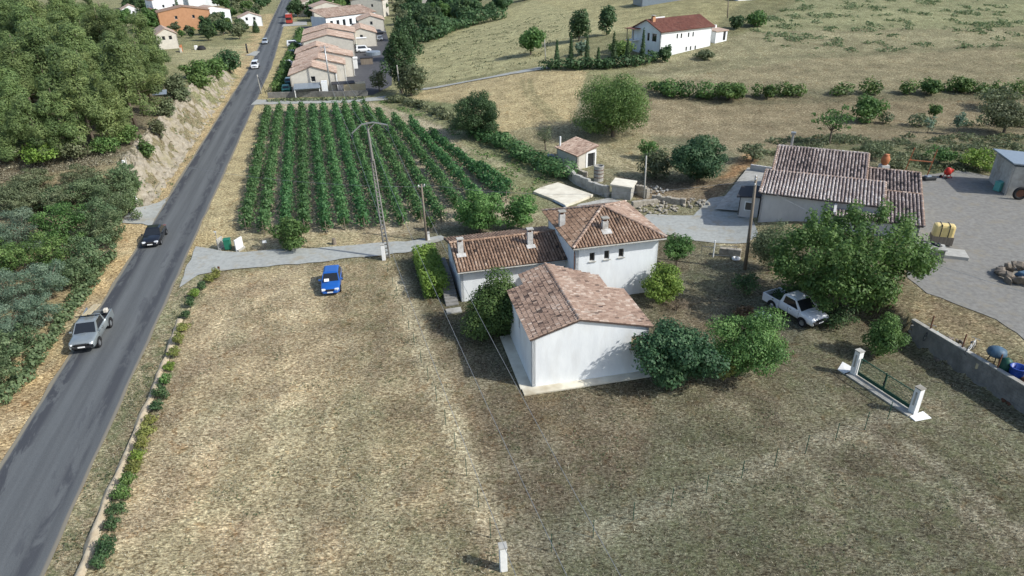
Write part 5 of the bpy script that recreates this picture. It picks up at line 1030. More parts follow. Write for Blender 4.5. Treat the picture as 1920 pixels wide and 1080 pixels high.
o = thing('gate_threshold', 'pale concrete threshold strip with splayed white ends under the gate', 'threshold', A_, an); MB().box((Lg/2, -.25, .04), (Lg+.3, .75, .12)).build('strip', M_conc, o); MB().add([(-.25, -.6, .12), (-.25, .5, .12), (-1.5, .5, .03), (-.9, -.6, .03), (-.25, -.6, -.1), (-.25, .5, -.1), (-1.5, .5, -.1), (-.9, -.6, -.1)], [(0, 1, 2, 3), (2, 6, 7, 3), (1, 5, 6, 2), (3, 7, 4, 0)]).build('splay', M_white2, o); MB().add([(Lg+.25, -.6, .12), (Lg+.7, -.6, .03), (Lg+.9, .6, .03), (Lg+.25, .6, .12), (Lg+.25, -.6, -.1), (Lg+.7, -.6, -.1), (Lg+.9, .6, -.1), (Lg+.25, .6, -.1)], [(0, 1, 2, 3), (0, 4, 5, 1), (1, 5, 6, 2), (2, 6, 7, 3)]).build('splay', M_white2, o)
o = thing('mesh_gate', 'low green double mesh gate between the two white pillars', 'gate', A_, an)
for lf in (0, 1):
    x0, x1 = (.3, Lg/2-.03) if lf == 0 else (Lg/2+.03, Lg-.3); fr = MB()
    for a, b_ in (((x0, 0, .2), (x1, 0, .2)), ((x0, 0, 1.5), (x1, 0, 1.5)), ((x0, 0, .2), (x0, 0, 1.5)), ((x1, 0, .2), (x1, 0, 1.6))): fr.beam(a, b_, .055)
    g = fr.build('leaf', M_greenw, o); m_ = MB()
    for x in np.arange(x0+.1, x1, .1): m_.beam((x, 0, .22), (x, 0, 1.48), .011)
    for z in np.arange(.3, 1.5, .18): m_.beam((x0, 0, z), (x1, 0, z), .011)
    m_.build('mesh', M_greenw, g); MB().box(((x0+x1)/2, 0, .32), (x1-x0-.06, .02, .22)).build('kick_plate', M_greenw, g)
MB().box((Lg/2, -.03, .85), (.1, .12, .28)).build('lock', M_dark, o)
def stake_fence(label, base, tall):
    P0 = G(*base[0]); o = thing('stake_fence', label, 'fence', P0); T_ = []
    for p, tp in zip(base, tall):
        q = G(*p)-P0; Hh = HT(G(*p), tp); MB().box((q[0], q[1], Hh/2-.1), (.034, .034, Hh+.2)).build('stake', M_greenw, o); T_.append((q, Hh))
    for f in (.35, .95):
        mb = MB()
        for (a, ha), (b_, hb) in zip(T_[:-1], T_[1:]): mb.tube([a+np.array((0, 0, ha*f)), b_+np.array((0, 0, hb*f))], .002, 4)
        mb.build('wire', M_greenw, o)
lb_ = [(727+0, 510), (737, 535), (745, 555), (756, 592), (767, 618), (777, 646), (790, 680), (803, 712), (819, 752), (836, 797), (854, 842), (875, 893), (897, 951), (920, 1008)]
stake_fence('line of thin stakes from the driveway down to the lone white post', lb_, [p[1]-15-(i*1.6) for i, p in enumerate(lb_)])
rb_ = [(944+90, 1035), (1112, 1008), (1187, 976), (1259, 949), (1324, 924), (1390, 897), (1452, 874), (1510, 850), (1566, 826), (1621, 806), (1664, 786)]
stake_fence('line of thin stakes from the lone white post towards the gate', rb_, [p[1]-33 for p in rb_])
# block wall with posts below the courtyard
W0 = np.array((30.25, 43.6)); W1 = np.array((38.0, 18.5)); dW = W1-W0; LW = np.linalg.norm(dW); aW = math.atan2(dW[1], dW[0])
o = thing('block_wall', 'long grey concrete block retaining wall at the right of the lawn', 'wall', (W0[0], W0[1], 0), aW)
nb = int(LW/.5); blk = MB().box((0, 0, 0), (.49, .26, .205)).build('block', M_concd, o, bevel=.012); bm_ = blk.data; bpy.data.objects.remove(blk)
rg = random.Random(9)
for row in range(9):
    for k in range(nb):
        s_ = link('block', bm_, None, o); s_.location = ((k+.5+.5*(row % 2))*.5, rg.uniform(-.008, .008), -.02+.21*row)
MB().box((LW/2, .0, 1.83), (LW, .34, .07)).build('coping', M_conc, o)
for s in (1.5, 4.2, 6.9, 9.6, 12.3): MB().box((s, .05, 2.35), (.07, .07, 1.15)).build('post', M_rust, o)
# bins and signs
P = G(429, 468); o = thing('wheelie_bin', 'green plastic bin between two pale concrete panels by the driveway', 'bin', P, rad(12)); MB().box((0, 0, .62), (.58, .62, 1.0), taper=1.12).build('body', M_greenp, o, bevel=.03); MB().box((0, 0, 1.17), (.7, .76, .08)).build('lid', M_greenp, o, bevel=.03)
for y in (-.2, .2): MB().tube([(y, .3, .12), (y+.06, .3, .12)], .12, 10).build('wheel', M_black, o)
for k, (p, lb) in enumerate([((415, 466), 'left pale concrete panel beside the green bin'), ((450, 468), 'right pale concrete panel beside the green bin')]):
    P = G(*p); o = thing('precast_barrier', lb, 'panel', P, rad(80 if k == 0 else 72)); MB().box((0, 0, .55+.05*k), (.95+.15*k, .14, 1.3)).build('slab', M_conc if k == 0 else M_white2, o, bevel=.02); MB().box((0, -.12, .1), (1.05, .3, .2)).build('foot', M_conc, o)
P = G(499, 469); o = thing('small_sign', 'little white sign on a post beside the bright green bush', 'sign', P, rad(10)); MB().box((0, 0, .4), (.06, .06, 1.0)).build('post', M_wood, o); MB().box((0, -.04, .95), (.42, .03, .28)).build('board', M_white2, o)
P = G(407, 450); o = thing('small_sign', 'tiny pale marker post left of the green bin', 'sign', P); MB().box((0, 0, .4), (.06, .06, 1.0)).build('post', M_conc, o); MB().box((0, -.04, .95), (.25, .03, .15)).build('board', M_white2, o)
P = G(413, 514); o = thing('red_marker', 'small red marker at the end of the young roadside hedge', 'marker', P); MB().box((0, 0, .3), (.08, .08, .8)).build('post', M_wood, o); MB().box((0, -.03, .72), (.2, .06, .2)).build('plate', M_rust, o)
P = G(627, 458); o = thing('field_stump', 'short grey brown stump at the edge of the vineyard', 'stump', P); MB().lathe((0, 0, 0), [(.28, -.2), (.24, .1), (.2, .5), (.22, .62), (.1, .66)], 10).build('stub', M_wood, o)
P = G(257, 380); o = thing('milestone', 'small white marker stone at the mouth of the side track', 'stone', P); MB().box((0, 0, .35), (.28, .2, .9), taper=.8).build('block', M_white2, o, bevel=.05)
# tyre, culvert and white gate frame by the drive
P = G(1380, 487); o = thing('discarded_tyre', 'white painted tyre lying on the grass by the leaning pole', 'tyre', P); V = []; n, m_ = 20, 8
for i in range(n):
    for j in range(m_): g, h_ = 2*math.pi*i/n, 2*math.pi*j/m_; V.append(((.30+.12*math.cos(h_))*math.cos(g), (.30+.12*math.cos(h_))*math.sin(g), .13+.12*math.sin(h_)))
MB().add(V, [(i*m_+j, ((i+1) % n)*m_+j, ((i+1) % n)*m_+(j+1) % m_, i*m_+(j+1) % m_) for i in range(n) for j in range(m_)]).build('ring', M_white2, o, smooth=True)
low_wall('culvert_wall', 'short dark stone parapet between the drive and the undergrowth', [(1348, 478), (1388, 484)], .9, .5, M_stone, blocks=True)
P = G(1337, 482); o = thing('garden_gate', 'thin metal garden gate hung on a white pipe post', 'gate', P, rad(-8)); MB().tube([(0, 0, -.2), (0, 0, 1.75)], .06, 8).build('post', M_white2, o)
fr = MB()
for a, b_ in (((.06, 0, 1.2), (2.1, 0, 1.2)), ((2.1, 0, .15), (2.1, 0, 1.2)), ((.06, 0, .2), (2.1, 0, .2)), ((-1.1, .3, .1), (-1.1, .3, 1.0)), ((-1.1, .3, 1.0), (-.05, 0, 1.0))): fr.beam(a, b_, .04)
fr.build('frame', M_metal, o)
# --- farmyard clutter
P = G(1774, 334); o = thing('cement_mixer', 'red cement mixer at the back of the gravel yard', 'cement mixer', P, rad(20)); MB().lathe((0, 0, .75), [(.15, -.35), (.36, -.25), (.42, 0), (.38, .25), (.22, .5), (.2, .52)], 14).build('drum', M_red, o, smooth=True)
fr = MB()
for a, b_ in (((-.5, -.3, 0), (-.1, 0, .8)), ((-.5, .3, 0), (-.1, 0, .8)), ((.5, -.3, 0), (.1, 0, .8)), ((.5, .3, 0), (.1, 0, .8)), ((-.5, -.3, .2), (.5, -.3, .2)), ((-.6, 0, .9), (.6, 0, .9))): fr.beam(a, b_, .07)
fr.build('frame', M_red, o); MB().box((.55, 0, .85), (.35, .35, .4)).build('motor_box', M_red, o, bevel=.04)
for y in (-.36, .36): MB().tube([(-.5, y, .18), (-.5, y+.06, .18)], .2, 12).build('wheel', M_black, o)
P = G(1708, 335); o = thing('leaning_timbers', 'orange timber frame leaning behind the right farmhouse roof', 'frame', P, rad(-25))
for a, b_ in (((-.9, 0, 0), (-.4, .3, 3.6)), ((1.5, 0, 0), (1.9, .3, 3.6)), ((-.7, .05, 2.2), (1.7, .05, 2.2))): MB().beam(a, b_, .18, .1).build('beam', M_owood, o)
P = G(1652, 334); o = thing('terracotta_jar', 'orange terracotta jar beside the farmhouse roofs', 'jar', P); MB().lathe((0, 0, 1.6), [(.25, 0), (.42, .3), (.5, .7), (.4, 1.05), (.28, 1.2), (.34, 1.3)], 14).build('pot', M_owood, o, smooth=True); MB().box((0, 0, .8), (.9, .9, 1.7)).build('plinth', M_grey_r, o)
P = G(1741, 338); o = thing('dark_trough', 'low dark bundle at the yard edge left of the cement mixer', 'bundle', P); MB().box((0, 0, .2), (1.5, .7, .5), .1).build('tub', M_dark, o, bevel=.12); MB().box((-.2, 0, .5), (.7, .5, .2), .3).build('sack', M_bluegrey, o, bevel=.08)
P = G(1741, 492); o = thing('concrete_trough', 'grey concrete block shed with junk on top right of the farmhouse', 'outbuilding', P, rad(-20)); MB().box((0, .6, .5), (2.1, 1.2, 1.5)).build('wall', M_concd, o); MB().box((0, .6, 1.3), (2.3, 1.4, .1)).build('roof_slab', M_conc, o)
o2 = heap('junk_pile', 'dark junk heaped on the concrete block shed', 'junk', (1741, 490), 20, .9, .12, .26, M_dark, 12, part='scrap', h=.2); o2.location = P+np.array((.2, .6, 1.28))
P = G(1768, 464)+np.array((0, .5, .35)); o = thing('liquid_tank', 'yellow plastic tank with dark straps beside the gravel yard', 'tank', P, rad(-18)); MB().box((0, .2, 1.05), (1.75, .95, 1.35)).build('tank_body', M_yellow, o, bevel=.22)
for x in (-.32, .34): MB().box((x, .2, 1.05), (.07, .99, 1.39)).build('strap', M_dark, o)
MB().box((0, .2, .2), (1.8, 1.0, .8)).build('pallet', M_wood, o)
P = G(1790, 480); o = thing('broken_footing', 'low cracked concrete base in front of the yellow tank', 'slab', P, rad(-20)); MB().box((-.2, 0, .15), (2.2, 1.8, .4)).build('slab_top', M_conc, o, bevel=.04)
P = G(1884, 367); o = thing('grey_shed', 'grey block shed with blue grey sheet roof at the right edge', 'shed', P, rad(-14)); MB().box((3.2, 2.6, 1.6), (6.2, 5.2, 3.4)).build('wall', M_conc, o); MB().box((3.1, 2.6, 3.45), (6.8, 5.8, .14), tilt=('Y', .07)).build('roof', M_bluegrey, o); MB().tube([(-.1, -.1, 0), (-.1, -.1, 3.3)], .05, 8).build('downpipe', M_metal, o)
P = G(1871, 358); o = thing('compost_bin', 'pale green plastic bin beside the grey shed', 'bin', P, rad(20)); MB().box((0, 0, .55), (.85, .75, 1.0), taper=.9).build('body', M_aqua, o, bevel=.06); MB().box((0, 0, 1.08), (.86, .76, .08)).build('lid', M_aqua, o, bevel=.03)
P = G(1908, 374); o = thing('tractor_wheel', 'big old wheel leaning on the front of the grey shed', 'wheel', P, rad(-14)); V = []; n, m_ = 24, 8
for i in range(n):
    for j in range(m_): g, h_ = 2*math.pi*i/n, 2*math.pi*j/m_; V.append(((.58+.17*math.cos(h_))*math.cos(g), -.15+.14*math.sin(h_), .75+(.58+.17*math.cos(h_))*math.sin(g)))
MB().add(V, [(i*m_+j, ((i+1) % n)*m_+j, ((i+1) % n)*m_+(j+1) % m_, i*m_+(j+1) % m_) for i in range(n) for j in range(m_)]).build('tyre', M_black, o, smooth=True); MB().tube([(0, -.22, .75), (0, -.08, .75)], .42, 16).build('disc', M_rust, o)
P = G(1918, 522); o = heap('stone_ring', 'ring of stones round a sunken pit at the right edge of the yard', 'stone ring', (1918, 522), 2, .3, .2, .3, M_wood, 3); ms = o.children[0].data
for k in range(26):
    a = k/26*2*math.pi; jr = random.Random(k); rr_ = jr.uniform(.82, 1.12); s_ = link('stone', ms, None, o); s_.location = (1.9*rr_*math.cos(a), 1.6*rr_*math.sin(a), jr.uniform(.1, .6)); s_.scale = (jr.uniform(.3, .6), jr.uniform(.25, .5), jr.uniform(.3, .6)); s_.rotation_euler = (jr.random(), jr.random(), a*3)
o = thing('blue_tarp', 'dark blue sheet lying inside the stone ring', 'tarp', P+np.array((.3, .1, 0))); MB().box((0, 0, .35), (1.6, 1.2, .35), .3, taper=.7).build('cover', M_tarp, o, bevel=.1)
# behind the block wall: bicycles, barbecue, bucket
def bike(label, p, rz, mat):
    P = G(*p); o = thing('bicycle', label, 'bicycle', P, rz)
    for x in (-.52, .52):
        V = []; n, m_ = 20, 5
        for i in range(n):
            for j in range(m_): g, h_ = 2*math.pi*i/n, 2*math.pi*j/m_; V.append((x+(.32+.022*math.cos(h_))*math.cos(g), .022*math.sin(h_), .34+(.32+.022*math.cos(h_))*math.sin(g)))
        wo = MB().add(V, [(i*m_+j, ((i+1) % n)*m_+j, ((i+1) % n)*m_+(j+1) % m_, i*m_+(j+1) % m_) for i in range(n) for j in range(m_)]).build('wheel', M_black, o)
        sp_ = MB()
        for k in range(6): g = k*math.pi/6; sp_.beam((x-.31*math.cos(g), 0, .34-.31*math.sin(g)), (x+.31*math.cos(g), 0, .34+.31*math.sin(g)), .008)
        sp_.build('spokes', M_metal, wo)
    fr = MB()
    for a, b_ in (((-.52, 0, .34), (-.05, 0, .3)), ((-.05, 0, .3), (-.2, 0, .85)), ((-.2, 0, .8), (.36, 0, .82)), ((-.05, 0, .3), (.36, 0, .75)), ((.33, 0, .95), (.52, 0, .34)), ((-.52, 0, .34), (-.18, 0, .75))): fr.beam(a, b_, .04)
    fr.build('frame', mat, o); MB().box((-.2, 0, .9), (.26, .14, .07)).build('saddle', M_plastic, o, bevel=.02); MB().beam((.33, -.28, 1.0), (.33, .28, 1.0), .035).build('handlebar', M_metal, o)
bike('old bicycle leaning near the left end of the block wall fence', (1738, 634), rad(40), M_dark); bike('bicycle with pale frame in the middle of the clutter behind the block wall', (1818, 660), rad(35), M_white2)
P = G(1752, 640); o = thing('blue_bag', 'small light blue bag hanging by the left bicycle', 'bag', P); MB().lathe((0, 0, .3), [(.05, 0), (.16, .08), (.18, .3), (.1, .5), (.04, .55)], 9).build('sack', M_poolb, o)
P = G(1862, 680); o = thing('covered_barbecue', 'round blue covered drum on legs behind the block wall', 'barbecue', P); MB().lathe((0, 0, .75), [(.15, -.3), (.5, -.12), (.62, .05), (.55, .3), (.3, .45), (.05, .5)], 16).build('bowl', M_tarp, o, smooth=True)
for k in range(3): a = k*2.1; MB().beam((.4*math.cos(a), .4*math.sin(a), 0), (.25*math.cos(a), .25*math.sin(a), .6), .05).build('leg', M_dark, o)
P = G(1882, 694); o = thing('green_sack', 'grey green sack slumped beside the covered drum', 'sack', P); MB().lathe((0, 0, 0), [(.3, -.1), (.42, .1), (.42, .5), (.3, .8), (.12, .95)], 10).build('bag', M_greenw, o, smooth=True)
P = G(1903, 706); o = thing('blue_bucket', 'bright blue tub at the right end of the block wall clutter', 'bucket', P); MB().lathe((0, 0, 0), [(.33, 0), (.40, .1), (.46, .72), (.5, .74), (.5, .78), (.42, .78), (.36, .2)], 16).build('tub', M_blue, o, smooth=True)
P = G(1845, 692); o = thing('yellow_crate', 'low yellowish crate at the foot of the covered drum', 'crate', P, rad(-30)); MB().box((0, 0, .2), (1.1, .5, .4)).build('box', M_plank, o, bevel=.03); MB().box((0, 0, .42), (.9, .35, .05)).build('lid', M_wood, o)
heap('firewood_pile', 'small dark pile of wood just behind the block wall coping', 'pile', (1785, 650), 22, .7, .1, .22, M_wood, 14, part='log', h=.2)
heap('scrap_pile', 'reddish scrap heaped behind the wall at the right edge', 'pile', (1912, 722), 22, .8, .1, .24, M_rust, 15, part='scrap', h=.2)

# ------------------------------------------------------------------ the estate and the village
def house(name, label, P, ang, Lx, Wy, eave, rise, wmat, tmat, wins=2, group=None, chim=False, door=True, tiles=True, cat='house', side=True):
    o = thing(name, label, cat, P, ang, group); hw = Lx/2       # ridge runs along local y, gable faces -y
    zs = [(hw*.25*k-.35 if False else 0) for k in range(0)]; fr = []
    for k in range(wins): u = Lx*(k+1)/(wins+1); fr.append((u-.45, u+.45, eave*.60, eave*.60+1.1))
    wall(o, wmat, (-hw, 0), (hw, 0), [(0, eave), (hw, eave+rise), (Lx, eave)], fr, z0=-1.5)
    sw = [(Wy*.25-.4, Wy*.25+.4, eave*.6, eave*.6+1.0), (Wy*.7-.4, Wy*.7+.4, eave*.6, eave*.6+1.0)] if side else []
    wall(o, wmat, (hw, 0), (hw, Wy), [(0, eave), (99, eave)], sw, z0=-1.5); wall(o, wmat, (hw, Wy), (-hw, Wy), [(0, eave), (hw, eave+rise), (Lx, eave)], z0=-1.5); wall(o, wmat, (-hw, Wy), (-hw, 0), [(0, eave), (99, eave)], sw, z0=-1.5)
    l2 = math.hypot(hw+.3, rise*(hw+.3)/hw); r2 = rise*(hw+.3)/hw
    for s in (-1, 1):
        pl = [(0, 0), (Wy+.4, 0), (Wy+.4, l2), (0, l2)]; O_ = (s*(hw+.3), -.2, eave+rise-r2+.05)
        if tiles: tile_plane(o, O_, (0, 1, 0), (-s*(hw+.3)/l2, 0, r2/l2), pl, tmat, w_=.42, l_=.6, seed=int(P[0]*7+P[1]*3+s) % 9999, hgt=.1)
        else:
            V = [np.array(O_)+np.array((0, a, 0))+np.array((-s*(hw+.3)/l2, 0, r2/l2))*b_ for a, b_ in pl]; V = V if s < 0 else V
            if np.cross(V[1]-V[0], V[2]-V[1])[2] < 0: V = V[::-1]
            MB().slab([tuple(q) for q in V], .15).build('roof', tmat, o)
    if chim: chimney(o, (hw*.4, Wy*.5), .7, eave, eave+rise+.9)
    return o
dN = np.array((-.232, 1.0, 0)); dN /= np.linalg.norm(dN); dE = np.array((dN[1], -dN[0], 0)); an = math.atan2(dE[1], dE[0])
L0 = U(549, 178)
un = ['nearest grey gabled terrace house of the estate, white garage in front', 'second terrace house of the estate row, stepping to the right', 'third terrace house of the estate row, widest one', 'fourth terrace house of the estate row', 'fifth terrace house of the estate row with pale gable', 'farthest terrace house of the estate row']
for k, (s, wd, sh_, ev, dp) in enumerate([(0, 9.0, 0, 3.9, 8), (8.4, 10.6, .4, 4.2, 8), (16.8, 12.2, .8, 4.5, 8.5), (25.8, 9.5, .3, 4.5, 8.5), (44, 13, 1.2, 4.8, 12), (60, 14, 1.0, 4.8, 12)]):
    P = L0+dN*s+dE*(wd/2+sh_); house('terrace_house', un[k], (P[0], P[1], float(T(P[0], P[1]))), an, wd, dp, ev, 1.5, M_cream, M_tile_pale, wins=1, group='terrace houses beside the road')
    if k < 4:
        q = L0+dN*(s+dp*.5)+dE*(wd+sh_+.05); o = thing('porch_screen', ['white side wall panel of the nearest terrace house', 'white side wall panel of the second terrace house', 'white side wall panel of the third terrace house', 'white side wall panel of the fourth terrace house'][k], 'wall', q, an); MB().box((.06, 0, ev*.45), (.1, dp*.86, ev*.95)).build('panel', M_white, o)
P = L0+dE*3.2-dN*2.2; o = thing('lean_to', 'pale blue lean-to roof in front of the nearest terrace house', 'lean-to', P, an); MB().box((0, 0, 2.0), (5.2, 3.6, .12), tilt=('X', .12)).build('roof', M_bluegrey, o)
for x in (-2.4, 2.4): MB().box((x, -1.6, .9), (.15, .15, 1.9)).build('post', M_white2, o)
MB().box((3.4, .6, 1.2), (1.2, 2.2, 2.8)).build('side_wall', M_white, o)
low_wall('estate_wall', 'long grey boundary wall between estate and vineyard lane', [(503, 184), (560, 182), (640, 181), (690, 180)], 1.1, .25, M_concd)
P = G(655, 174); o = thing('timber_shed', 'brown timber fence panels beside the nearest terrace house', 'shed', P, an); MB().box((1.2, 0, .9), (4.4, 2.2, 2.0)).build('wall', M_plank, o); MB().box((-1.0, .3, 2.05), (4.6, 2.9, .14), .05).build('roof', M_slate, o)
o = house('terrace_house', 'grey gabled house of the second estate row nearest the tall trees', G(680, 88), an, 8.6, 14, 3.8, 1.4, M_cream, M_tile_pale, wins=1, group='houses of the second estate row'); house('terrace_house', 'gabled house at the back of the second estate row', G(698, 60), an, 8.6, 12, 3.8, 1.4, M_cream, M_tile_pale, wins=1, group='houses of the second estate row')
a_ = G(613, 57); b_ = G(706, 44); Lb = np.linalg.norm((b_-a_)[:2]); aa = math.atan2((b_-a_)[1], (b_-a_)[0]); o = thing('long_terrace', 'long low white terrace closing the back of the estate', 'house', a_, aa)
wall(o, M_white, (0, 0), (Lb, 0), [(0, 4.2), (999, 4.2)], [(Lb*f, Lb*f+1.3, .8, 2.9) for f in (.08, .2, .32, .45, .58, .7, .83)], z0=-1); wall(o, M_white, (Lb, 0), (Lb, 8), [(0, 4.2), (99, 4.2)]); wall(o, M_white, (0, 8), (0, 0), [(0, 4.2), (99, 4.2)]); l2 = math.hypot(8.6, 2.2); tile_plane(o, (-.3, -.4, 4.2), (1, 0, 0), (0, 8.6/l2, 2.2/l2), [(0, 0), (Lb+.6, 0), (Lb+.6, l2), (0, l2)], M_tile_pale, w_=.6, l_=.8, seed=77, hgt=.12)
vh = [((617, 40), .2, 11, 9, 5.5, M_cream, M_tile_pale, 'cream village house behind the long white terrace'), ((690, 33), -.3, 13, 10, 6.5, M_cream, M_tile_brown, 'tall village house with brown roof behind the second estate row'), ((685, 16), -.2, 13, 10, 6, M_cream, M_tile_pale, 'village house with patchy pale roof near the top edge'), ((584, 30), .3, 10, 8, 5, M_cream, M_tile_pale, 'village house half hidden by trees beside the far road'), ((583, 12), .1, 8, 8, 6, M_white, M_tile_pale, 'small white village house by the far end of the road'), ((818, 12), -.2, 15, 10, 5, M_cream, M_tile_pale, 'pale village house among trees at the top middle'), ((850, 13), -.1, 14, 10, 4.5, M_cream, M_tile_brown, 'low brown roofed village house at the top middle'), ((610, 4), .1, 11, 9, 5, M_cream, M_tile_pale, 'distant village house at the very top edge'),
      ((322, 36), .5, 12, 9, 7.5, M_white, M_tile_brown, 'tall white house among trees at the upper left'), ((352, 56), .25, 17, 10, 6.2, M_orange_r, M_tile_brown, 'orange rendered house at the upper left'), ((404, 46), .5, 13, 8, 5.0, M_white, M_tile_pale, 'white house joined to the right of the orange house'), ((345, 13), .2, 12, 8, 6.5, M_white, M_tile_pale, 'white house at the top edge above the orange house'), ((384, 12), .3, 14, 8, 5, M_white, M_tile_brown, 'large white house at the top edge, right of its white neighbour'), ((288, 42), .3, 9, 7, 3.4, M_cream, M_tile_red, 'low house with red roof left of the orange house'), ((250, 42), .3, 6, 6, 5, M_white, M_tile_pale, 'white house corner showing through the pines'), ((472, 48), .2, 8, 6, 3, M_white, M_tile_pale, 'small white building beside the far road on the left'), ((318, 92), .3, 5.5, 11, 4.2, M_cream, M_tile_pale, 'cream building at the edge of the pine wood')]
for p, a, L_, W_, ev, wm, tm, lb in vh: house('village_house', lb, G(*p), an+a, L_, W_, ev, 1.5, wm, tm, wins=2, tiles=False, side=True)
P = G(1255, 2); o = house('distant_house', 'pale distant building at the top edge above the villa', G(1285, -1), rad(8), 26, 8, 1.2, .6, M_bluegrey, M_bluegrey, wins=0, tiles=False, side=False)
o = house('distant_house', 'white distant building at the top edge, upper right slope', G(1422, -1), rad(8), 12, 8, 1.6, .5, M_white, M_tile_pale, wins=3, tiles=False, side=False)
# cars and gardens of the estate
cs_ = [((552, 88), M_carwhite, 'white van parked behind the hedge left of the terrace row', 'van'), ((548, 104), M_cardark, 'dark car parked behind the roadside hedge of the estate', 'hatch'), ((545, 124), M_carwhite, 'white car parked left of the second terrace house', 'hatch'), ((543, 158), M_carteal, 'teal car parked left of the nearest terrace house', 'hatch'), ((643, 78), M_carwhite, 'white car on the estate street between the two rows', 'hatch'), ((664, 52), M_cargrey, 'dark grey car before the long white terrace', 'hatch'), ((712, 64), M_cardark, 'dark car parked by the second estate row', 'hatch'), ((712, 76), M_carlight, 'pale car parked under the tall trees', 'hatch'), ((682, 98), M_carwhite, 'white van parked right of the third terrace house', 'van'), ((538, 172), M_aqua, 'turquoise covered car at the near end of the estate', 'hatch')]
for k, (p, mt, lb, kd) in enumerate(cs_): P = G(*p); car('parked_car', lb, 'car', P+np.array((0, 0, .06)), an+(math.pi/2 if k % 2 else .1), mt, 4.2, 1.8, 1.5 if kd == 'hatch' else 1.85, kd, False)
P = G(700, 103); o = thing('swimming_pool', 'round blue garden pool among the estate gardens', 'pool', P); MB().lathe((0, 0, 0), [(2.0, -.2), (2.0, .9), (1.9, .95)], 20).build('liner', M_bluegrey, o); MB().lathe((0, 0, .8), [(1.88, 0), (1.86, .02)], 20).build('water', M_poolb, o)
P = G(666, 90); o = thing('garden_trampoline', 'round dark green trampoline by the estate street', 'trampoline', P); MB().lathe((0, 0, .7), [(1.7, 0), (1.75, .1), (1.5, .12)], 18).build('mat', M_carteal, o)
for k in range(4): MB().beam((1.6*math.cos(k*1.57), 1.6*math.sin(k*1.57), 0), (1.6*math.cos(k*1.57), 1.6*math.sin(k*1.57), .75), .08).build('leg', M_metal, o)
for k, (p, s) in enumerate([((662, 128), (2.4, 2.2, 2.4)), ((655, 140), (2.0, 1.8, 1.4)), ((688, 120), (3, 2, 1.6)), ((680, 95), (2.6, 1.6, 3.4))]):
    P = G(*p); o = thing('garden_hut', ['white garden hut beside the second terrace house', 'low white box beside the nearest terrace house', 'brown garden hut in the estate gardens', 'tall cream hut next to the white van'][k], 'hut', P, an); MB().box((0, 0, s[2]/2-.1), (s[0], s[1], s[2]+.2)).build('wall', [M_white2, M_white2, M_wood, M_cream][k], o); MB().box((0, 0, s[2]+.06), (s[0]+.3, s[1]+.3, .12)).build('roof', [M_white2, M_bluegrey, M_slate, M_white2][k], o)
hedge_line('estate_hedge', 'green hedge between the road verge and the parked cars of the estate', [(520, 172), (532, 140), (545, 110), (556, 85), (565, 62)], 2.2, 1.6, L_mid, seed=500, rough=.4)
plant('tall_poplar', 'tallest dark tree at the right end of the estate', 'tree', (712, 38, 782, 172), L_dark, hc=.5, nl=40, seed=501, lr=.28, inner=.82, dens=2.0)
plant('tall_poplar', 'broad dark tree behind the tallest one at the end of the estate', 'tree', (735, 22, 795, 110), L_dark, hc=.5, nl=26, seed=502, lr=.3, inner=.8)
plant('brown_tree', 'brownish bare topped tree behind the dark trees of the estate', 'tree', (735, 5, 775, 70), L_olive, hc=1, nl=14, seed=503, dens=1.2)
plant('estate_bush', 'yellowish bush beside the estate lane under the tall dark tree', 'bush', (690, 125, 728, 172), L_olive, nl=12, seed=504, dens=1.3)
plant('estate_bush', 'wide green scrub at the foot of the tall dark tree', 'bush', (735, 112, 802, 182), L_olive, nl=18, seed=505, dens=1.6)
hedge_line('lane_scrub', 'weedy strip between the estate wall and vineyard lane', [(505, 190), (600, 188), (680, 186)], 1.4, .5, L_olive, seed=506, rough=.5, cat='scrub')
hedge_line('track_scrub', 'green scrub along the upper side of the grassy track', [(735, 190), (790, 200), (840, 222), (870, 240)], 2.2, 1.0, L_olive, seed=507, rough=.5, cat='scrub')
hedge_line('hill_treeline', 'dark tree line at the edge of the golden slope', [(800, 78), (840, 60), (880, 48), (930, 38)], 7, 4.5, L_dark, seed=508, rough=.3, cat='trees', step=.5)
# distant trees: shared crowns
def broad_variant(seed, H=8.0, R=3.6):
    L = crown_lobes(seed, R, R, H*.42, H*.54, 22, .34, .74); V, F, tn_ = leafcloud(L, 3200, .62, seed); cr = fast_mesh('tree_crown', V, F, tn_); o = limbs(L, .22, seed).build('trunk', M_bark, smooth=True); tm = o.data; bpy.data.objects.remove(o); return cr, tm
BV = []
for k in range(4):
    cr, tm = broad_variant(600+k); 
    for lf in (L_dark, L_mid, L_olive):
        c2 = cr.copy(); c2.materials.clear(); c2.materials.append(lf); BV.append((c2, tm))
rg = np.random.default_rng(33); put = []
def scatter(poly, n, smin, smax, label, group, kinds, gap=4.0, name='village_tree'):
    xs = [p[0] for p in poly]; ys = [p[1] for p in poly]; k = 0; tr_ = 0
    while k < n and tr_ < n*40:
        tr_ += 1; x, y = rg.uniform(min(xs), max(xs)), rg.uniform(min(ys), max(ys))
        if not inpoly(np.array([x]), np.array([y]), poly)[0]: continue
        P = G(x, y)
        if abs(road_t(P[0], P[1])+2.7) < 6.5: continue
        if any((P[0]-a)**2+(P[1]-b2)**2 < gap*gap for a, b2 in put): continue
        put.append((P[0], P[1])); s = rg.uniform(smin, smax); cr, tm = BV[int(rg.choice(kinds))]
        o = thing(name, label, 'tree', P, rg.uniform(0, 6.28), group, (s*rg.uniform(.9, 1.2), s*rg.uniform(.9, 1.2), s)); link('trunk', tm, M_bark, o); link('crown', cr, None, o); k += 1
DK = [0, 3, 6, 9, 1]; MX = [0, 1, 2, 3, 4, 5, 6, 7, 9, 10]
